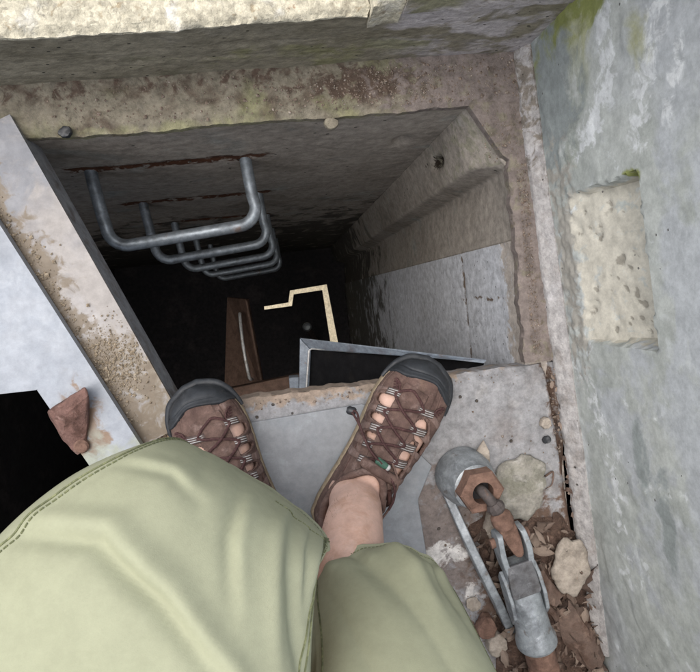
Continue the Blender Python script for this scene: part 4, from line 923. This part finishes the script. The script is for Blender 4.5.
right_secs = [(A3(309, 612, .252), A3(449, 594, .262), .064, .06, (-.0, .9, -.35)), (A3(308, 632, .295), A3(460, 613, .30), .068, .062, (0, .9, -.2)), (A3(312, 690, .375), A3(490, 672, .375), .066, .075, (0, 1, .15)),
              (A3(306, 790, .445), A3(540, 770, .445), .078, .085, (0, .8, .6)), (RK+np.array([-.085, -.06, .02]), RK+np.array([.095, -.05, .02]), .080, .085, (0, .25, 1)),
              (RK*.6+RHIP*.4+np.array([-.09, 0, 0]), RK*.6+RHIP*.4+np.array([.10, 0, 0]), .085, .085, Z), (RHIP+np.array([-.10, -.06, 0]), RHIP+np.array([.10, -.06, 0]), .09, .09, Z)]
rf = [([(1.35, .0), (1.25, .5), (1.0, 1.0)], .13, .008), ([(.85, .05), (.75, .5), (.6, .9)], .12, -.007), ([(1.85, .05), (1.75, .5), (1.4, .9)], .12, -.007), ([(.4, .3), (.9, .55), (1.4, .7)], .11, .005), ([(2.3, .1), (2.1, .5)], .12, .005)]
VR, FR, surfR = shorts_leg(right_secs, rf, 301)
pel = loft([ring_pts((-.01, y, z), (a, 0, 0), (0, b*.75, b*.5), 60) for y, z, a, b in ((-.72, .49, .20, .12), (-.80, .50, .21, .16), (-.86, .56, .20, .16), (-.90, .64, .185, .15), (-.92, .72, .175, .145), (-.925, .76, .172, .142))])
V = []; Fc = []
for v, f in ((VL, FL), (VR, FR), pel):
    b = len(V); V += list(v); Fc += [[i+b for i in q_] for q_ in f]
shorts = mesh('shorts', V, Fc, 'cloth', person, recalc=False)
# stitching
def stitch(surf, pts, parent=shorts, r=.00075, dash=True):
    parts = []; pp = np.array(smooth_path([(a, t, 0) for a, t in pts], 30)); P_ = surf(pp[:, 0], pp[:, 1], .0004)
    if not dash: parts.append(sweep(P_, r, 5))
    else:
        seglen = np.concatenate([[0], np.cumsum(np.linalg.norm(np.diff(P_, axis=0), axis=1))]); tot = seglen[-1]; s = 0
        while s+.0032 < tot:
            q_ = np.array([[np.interp(x, seglen, P_[:, i]) for i in range(3)] for x in (s, s+.0016, s+.0032)]); parts.append(sweep(q_, r, 5)); s += .0046
    return bundle('stitching', parts, 'thread', parent)
stitch(surfL, [(.032, t) for t in np.linspace(-.9, 3.9, 14)]); stitch(surfL, [(.16, t) for t in np.linspace(.2, 1.35, 10)])
stitch(surfL, [(a, 2.72) for a in np.linspace(.0, .75, 14)], dash=False, r=.0009); stitch(surfL, [(a, 2.66) for a in np.linspace(.01, .75, 14)])
stitch(surfL, [(a, .30) for a in np.linspace(.0, .7, 14)], dash=False, r=.0009); stitch(surfL, [(a, .38) for a in np.linspace(.0, .7, 14)], dash=False, r=.0009)
stitch(surfR, [(.034, t) for t in np.linspace(-.3, 3.5, 14)])
stitch(surfR, [(a, 2.55) for a in np.linspace(.0, .6, 14)], dash=False, r=.0009); stitch(surfR, [(a, .25) for a in np.linspace(.0, .6, 14)], dash=False, r=.0009)
# ---- shoes
HOLES = [(.738, .43, .031, .38, .25), (.640, .46, .018, .30, .3), (.695, -.30, .050, .16, -.3), (.625, -.52, .054, .13, -.3), (.530, -.31, .100, .13, -.2), (.55, .48, .013, .22, .3)]
def make_shoe(side):
    d = SH[side]; fr, mir = d['fr'], d['mir']
    S_ = lambda s, t, off=0.: fr(shoe_surf(s, t, off, mir))
    ns, ntt = 230, 150
    sv, tv = np.linspace(0, 1, ns), np.linspace(-1, 1, ntt); ss_, tt_ = np.meshgrid(sv, tv, indexing='ij'); sf, tf = ss_.ravel(), tt_.ravel()
    loc = shoe_surf(sf, tf, 0, 1)
    # panels: overlay band heights and stitched seams as relief
    rel = .0012*sstep(.02, .05, np.abs(np.abs(tf)-.30)-.02)+.0007*fbm(sf*4, tf, 6, 3, 61)
    rel = rel-.0016*np.exp(-((np.abs(tf)-.31-.08*np.sin(sf*9))/.012)**2)*(sf > .35)
    rel = rel-.0013*np.exp(-((np.abs(tf)-.80+.05*np.sin(sf*7))/.012)**2)
    rel = rel-.0012*np.exp(-((sf-.40-.10*tf**2)/.006)**2)-.0012*np.exp(-((sf-.27-.06*np.abs(tf))/.006)**2)
    keep = np.ones(len(sf), bool); hd = np.full(len(sf), 9.)
    for s0, t0, a_, b_, ro in HOLES:
        if a_ <= 0: continue
        x = (sf-s0)/a_; y = (tf-t0)/b_; x2 = x+y*ro*1.2; r2 = np.hypot(x2, y); hd = np.minimum(hd, r2)
    rel = rel+.0016*np.exp(-((hd-1.25)/.2)**2)
    op = np.hypot((loc[:, 0]-OPEN_C[0])/OPEN_A, loc[:, 1]/OPEN_B)
    bad = (hd < 1) | ((op < 1) & (sf < .5))
    P_ = fr(shoe_surf(sf, tf, rel, mir)); Pi = fr(shoe_surf(sf, tf, -.0022, mir)); idx = np.arange(ns*ntt).reshape(ns, ntt)
    qd = np.stack([idx[:-1, :-1], idx[1:, :-1], idx[1:, 1:], idx[:-1, 1:]], -1).reshape(-1, 4); good = ~bad[qd].any(1); gq = qd[good]
    # rims of the cut-outs
    from collections import Counter
    ec = Counter(); 
    for f in gq:
        for i in range(4): ec[(min(f[i], f[(i+1) % 4]), max(f[i], f[(i+1) % 4]))] += 1
    off_ = ns*ntt; Fc = gq.tolist()+(gq[:, ::-1]+off_).tolist()
    for f in gq:
        for i in range(4):
            a, b = f[i], f[(i+1) % 4]
            if ec[(min(a, b), max(a, b))] == 1: Fc.append([b, a, a+off_, b+off_])
    used = sorted(set(i for f in Fc for i in f)); mp = {v: i for i, v in enumerate(used)}; allp = np.vstack([P_, Pi])
    shoe = mesh('sandal', allp[used], [[mp[i] for i in f] for f in Fc], 'suede', person)
    shoe['label'] = 'brown sandal on the right foot' if side == 'right' else 'brown sandal on the left foot, heel hidden by the knee'
    # sole
    def outline(off, n=70):
        s_ = .5-.5*np.cos(np.linspace(0, math.pi, n)); lat = np.stack([s_*LEN+off*np.cos(s_*math.pi)*-1, -(LATF(s_)+off)*mir], -1); med = np.stack([s_*LEN+off*np.cos(s_*math.pi)*-1, (MEDF(s_)+off)*mir], -1)
        return np.vstack([lat, med[::-1]])
    rings = [];
    for off, z in ((.000, .0), (.0025, .004), (.0035, .012), (.0030, .020), (.0015, .0235), (-.003, .0235)):
        o2 = outline(off); rings.append(fr(np.column_stack([o2, np.full(len(o2), z+0*o2[:, 0])])))
    v, f = loft(rings); mesh('sole', v, f, 'sole', shoe)
    # toe cap
    us, ts = np.meshgrid(np.linspace(0, 1, 40), np.linspace(-1, 1, 90), indexing='ij'); us, ts = us.ravel(), ts.ravel()
    edge = .905-.050*np.abs(ts)**1.5+.018*np.exp(-((ts+.15)/.22)**2)-.012*np.exp(-((ts-.45)/.2)**2)-.012*np.exp(-((ts+.6)/.2)**2)
    s_ = edge+(1.0-edge)*us; thick = .0032*sstep(0, .08, us)+.0012*np.exp(-((us-.12)/.08)**2)-.001*np.exp(-((us-.38)/.035)**2)
    P_ = S_(s_, ts, thick); id_ = np.arange(40*90).reshape(40, 90); fc = np.stack([id_[:-1, :-1], id_[1:, :-1], id_[1:, 1:], id_[:-1, 1:]], -1).reshape(-1, 4).tolist()
    Pi = S_(s_, ts, -.001); n0 = len(P_); rimi = list(id_[:, 0])+list(id_[-1, 1:])+list(id_[-2::-1, -1])+list(id_[0, -2:0:-1])
    fc += [[q_+n0 for q_ in f[::-1]] for f in fc]+[[rimi[i], rimi[(i+1) % len(rimi)], rimi[(i+1) % len(rimi)]+n0, rimi[i]+n0] for i in range(len(rimi))]
    mesh('toe_cap', np.vstack([P_, Pi]), fc, 'rubber', shoe)
    # bumper: the cap's rubber turning down over the sole front
    a_ = np.linspace(0, 1, 40); o_l = outline(.0042, 70); fi = [i for i in range(len(o_l)) if o_l[i, 0] > .80*LEN]
    bp = fr(np.column_stack([o_l[fi], np.full(len(fi), .021)])); rr = .0062*np.sin(np.linspace(.18, math.pi-.18, len(fi)))**.5
    tube('toe_bumper', bp, rr, 'rubber', shoe, 10)
    # padded collar
    th = np.linspace(0, 2*math.pi, 60, endpoint=False); ring_ = []
    for t in th:
        x = OPEN_C[0]+OPEN_A*1.0*math.cos(t); y = OPEN_B*1.0*math.sin(t); s0 = np.clip(x/LEN, 0.005, 1); W = float(LATF(s0) if y < 0 else MEDF(s0)); yy = min(abs(y)/W, .97)
        ph = math.asin(yy**(1/.85)); z = .018+(float(TOPF(s0))-.018)*math.cos(ph)**.62
        ring_.append((x, y*mir, max(z, .066)+.001))
    tube('padded_collar', fr(np.array(ring_)), .0054, 'suede', shoe, 10, True)
    # inner tongue strip
    us, ts = np.meshgrid(np.linspace(.43, .86, 50), np.linspace(-.24, .24, 20), indexing='ij'); wv = 1-.35*np.abs(us-.5); us, ts = us.ravel(), (ts*wv+.10).ravel()
    P_ = S_(us, ts, .0026+.0008*np.exp(-((np.abs(ts)-.2)/.03)**2)); Pi = S_(us, ts, -.0005); id_ = np.arange(1000).reshape(50, 20); fc = np.stack([id_[:-1, :-1], id_[1:, :-1], id_[1:, 1:], id_[:-1, 1:]], -1).reshape(-1, 4).tolist()
    rimi = list(id_[:, 0])+list(id_[-1, 1:])+list(id_[-2::-1, -1])+list(id_[0, -2:0:-1]); fc += [[rimi[i], rimi[(i+1) % len(rimi)], rimi[(i+1) % len(rimi)]+1000, rimi[i]+1000] for i in range(len(rimi))]
    mesh('tongue', np.vstack([P_, Pi]), fc, 'suede', shoe)
    # webbing loops and silver stripes
    LS = [.785, .685, .595, .51, .44]; loops = {}
    for sg_ in (1, -1):
        for i, s0 in enumerate(LS):
            t0 = sg_*(.31+.03*(i % 2)-.04*(s0 < .45))+.11; ang = -.18*sg_; hl2 = .115 if i < 3 else .10; hw = .019
            def lp(a, b, off): return S_(s0+b*hw+ang*a*hl2*.5*sg_, t0+a*hl2*1.5, off)
            g = [(a, b) for a in np.linspace(-1, 1, 9) for b in np.linspace(-1, 1, 3)]
            P_ = np.array([lp(a, b, .0022+.0022*(1-a*a)) for a, b in g]); Pi = np.array([lp(a, b, .0) for a, b in g]); id_ = np.arange(27).reshape(9, 3)
            fc = np.stack([id_[:-1, :-1], id_[1:, :-1], id_[1:, 1:], id_[:-1, 1:]], -1).reshape(-1, 4).tolist(); rimi = list(id_[:, 0])+list(id_[-1, 1:])+list(id_[-2::-1, -1])+list(id_[0, -2:0:-1])
            fc += [[rimi[k], rimi[(k+1) % len(rimi)], rimi[(k+1) % len(rimi)]+27, rimi[k]+27] for k in range(len(rimi))]
            mesh('lace_loop', np.vstack([P_, Pi]), fc, 'loop', shoe)
            parts = []
            for b in (-.55, .0, .55):
                parts.append(sweep([lp(a, b, .0027+.0022*(1-a*a)) for a in np.linspace(-.85, .75, 7)], .00055, 5))
            bundle('loop_stripe', parts, 'stripe', shoe)
            loops[(sg_, i)] = (s0, t0-sg_*.10)
            # overlay strap running from the loop down to the sole
            nA, nB = 16, 7; aa_, bb_ = np.meshgrid(np.linspace(0, 1, nA), np.linspace(-1, 1, nB), indexing='ij'); aa_, bb_ = aa_.ravel(), bb_.ravel()
            tt2 = sg_*(abs(t0)+.02+(.95-abs(t0))*aa_); ss2 = s0-.035*aa_*(1 if i < 3 else .4)+bb_*(.014+.012*aa_**2)
            P_ = S_(ss2, tt2, .0022+.0006*fbm(ss2, tt2, 30, 2, 5)-.0009*np.abs(bb_)**4); Pi = S_(ss2, tt2, -.0004); id_ = np.arange(nA*nB).reshape(nA, nB)
            fc = np.stack([id_[:-1, :-1], id_[1:, :-1], id_[1:, 1:], id_[:-1, 1:]], -1).reshape(-1, 4).tolist(); rimi = list(id_[:, 0])+list(id_[-1, 1:])+list(id_[-2::-1, -1])+list(id_[0, -2:0:-1])
            fc += [[rimi[k], rimi[(k+1) % len(rimi)], rimi[(k+1) % len(rimi)]+nA*nB, rimi[k]+nA*nB] for k in range(len(rimi))]
            mesh('overlay_strap', np.vstack([P_, Pi]), fc, 'suede3', shoe)
    # laces
    def lace(pts, r=.0021):
        pp = smooth_path([(s_, t_, o_) for s_, t_, o_ in pts], 10); P_ = np.array([S_(s_, t_, o_) for s_, t_, o_ in pp]); return sweep(P_, r, 7)
    parts = []
    for i in range(4):
        for sg_ in (1, -1):
            a = loops[(sg_, i)]; b = loops[(-sg_, i+1)]; up_ = .005+.0015*(sg_ > 0)
            parts.append(lace([(a[0], a[1]+sg_*.06, .0035), (a[0]-.012, a[1], .0042), ((a[0]+b[0])/2, .11, up_), (b[0]+.012, b[1], .0042), (b[0], b[1]-sg_*.06, .0035)]))
    a, b = loops[(1, 0)], loops[(-1, 0)]; parts.append(lace([(a[0], a[1]+.05, .0035), (a[0]+.035, a[1]-.08, .0035), (a[0]+.055, .11, .0035), (b[0]+.035, b[1]+.08, .0035), (b[0], b[1]-.05, .0035)]))
    for sg_ in (1, -1): parts.append(lace([(.80, sg_*.32, .003), (.835, sg_*.40, .0032), (.85, sg_*.55, .003)], .0014)); parts.append(lace([(.44, sg_*.3, .004), (.43, sg_*.15, .006), (.42, 0, .007)]))
    bundle('laces', parts, 'lace', shoe)
    # front perforation patches
    for sg_ in (1, -1):
        parts = []
        for k in range(5): parts.append(lace([(.80+.012*k, sg_*(.34+.035*k), .0018), (.795+.012*k, sg_*(.46+.035*k), .0018)], .0012))
        parts.append(lace([(.80, sg_*.36, .0014), (.825, sg_*.46, .0014), (.85, sg_*.56, .0014)], .0016)); bundle('mesh_patch', parts, 'lace', shoe)
    # seams
    parts = [lace([(.33+.055*k, sg_*(.78-.05*math.sin((.33+.055*k)*7)), .0006) for k in range(9)], .0007) for sg_ in (1, -1)]
    bundle('seam', parts, 'suede2', shoe)
    # cord locks and loose cord
    if side == 'right':
        c0_ = S_(.475, .02, .011); ax_ = _n(S_(.47, -.2, .011)-S_(.48, .15, .011))
        lathe('cord_lock', c0_-ax_*.009, ax_, [(.0035, 0), (.0052, .002), (.0052, .013), (.0042, .018)], 'lockgreen', shoe, 14); lathe('lock_end', c0_+ax_*.009, ax_, [(.0045, 0), (.0048, .003), (.003, .005)], 'stripe', shoe, 12)
        tip = at(351, 411, .06)
        for dz in (0, .004): tube('loose_cord', smooth_path([c0_+np.array([0, 0, dz]), S_(.50, .28, .014+dz), S_(.56, .60, .020), (S_(.58, .8, .02)+tip)/2+np.array([dz, dz, .012]), tip], 8), .0017, 'lace', shoe, 7)
        lathe('cord_toggle', tip-np.array([.006, -.003, 0]), (1, -.4, .1), [(.004, 0), (.0062, .003), (.0062, .011), (.004, .014)], 'lock', shoe, 14)
        tube('loose_cord', smooth_path([c0_, S_(.42, -.25, .013), S_(.36, -.45, .012), S_(.30, -.55, .012)], 8), .0017, 'lace', shoe, 7)
        tube('loose_cord', smooth_path([S_(.50, -.1, .006), S_(.44, -.3, .012), S_(.38, -.42, .010), S_(.30, -.62, .010), S_(.22, -.6, .012)], 8), .0017, 'suede', shoe, 7)
        for k in range(4): tube('heel_strap', smooth_path([S_(.38-.05*k, -.34-.05*k, .004), S_(.33-.05*k, -.55, .006), S_(.28-.045*k, -.85, .004)], 8), .0034, ('suede2', 'suede')[k % 2], shoe, 8)
    else:
        c0_ = S_(.575, .05, .011); lathe('cord_lock', c0_-np.array([0, 0, .006]), (0, .1, 1), [(.006, 0), (.0075, .003), (.0075, .011), (.006, .014), (.003, .0145)], 'lock', shoe, 16)
        tube('loose_cord', smooth_path([c0_, S_(.50, -.05, .008), S_(.44, .25, .009), S_(.36, .4, .006)], 8), .0017, 'lace', shoe, 7)
        for k in range(4): tube('heel_strap', smooth_path([S_(.40-.05*k, .30+.05*k, .004), S_(.35-.05*k, .55, .006), S_(.30-.045*k, .85, .004)], 8), .0034, ('suede2', 'suede')[k % 2], shoe, 8)
    # pull tab at the front of the collar
    P_ = []; 
    tabp = [S_(.435, t_, .006) for t_ in (-.35, -.2, 0, .2, .35)]; tube('collar_tab', smooth_path(tabp, 5), .0078, 'suede', shoe, 10)
    return shoe
make_shoe('right'); make_shoe('left')
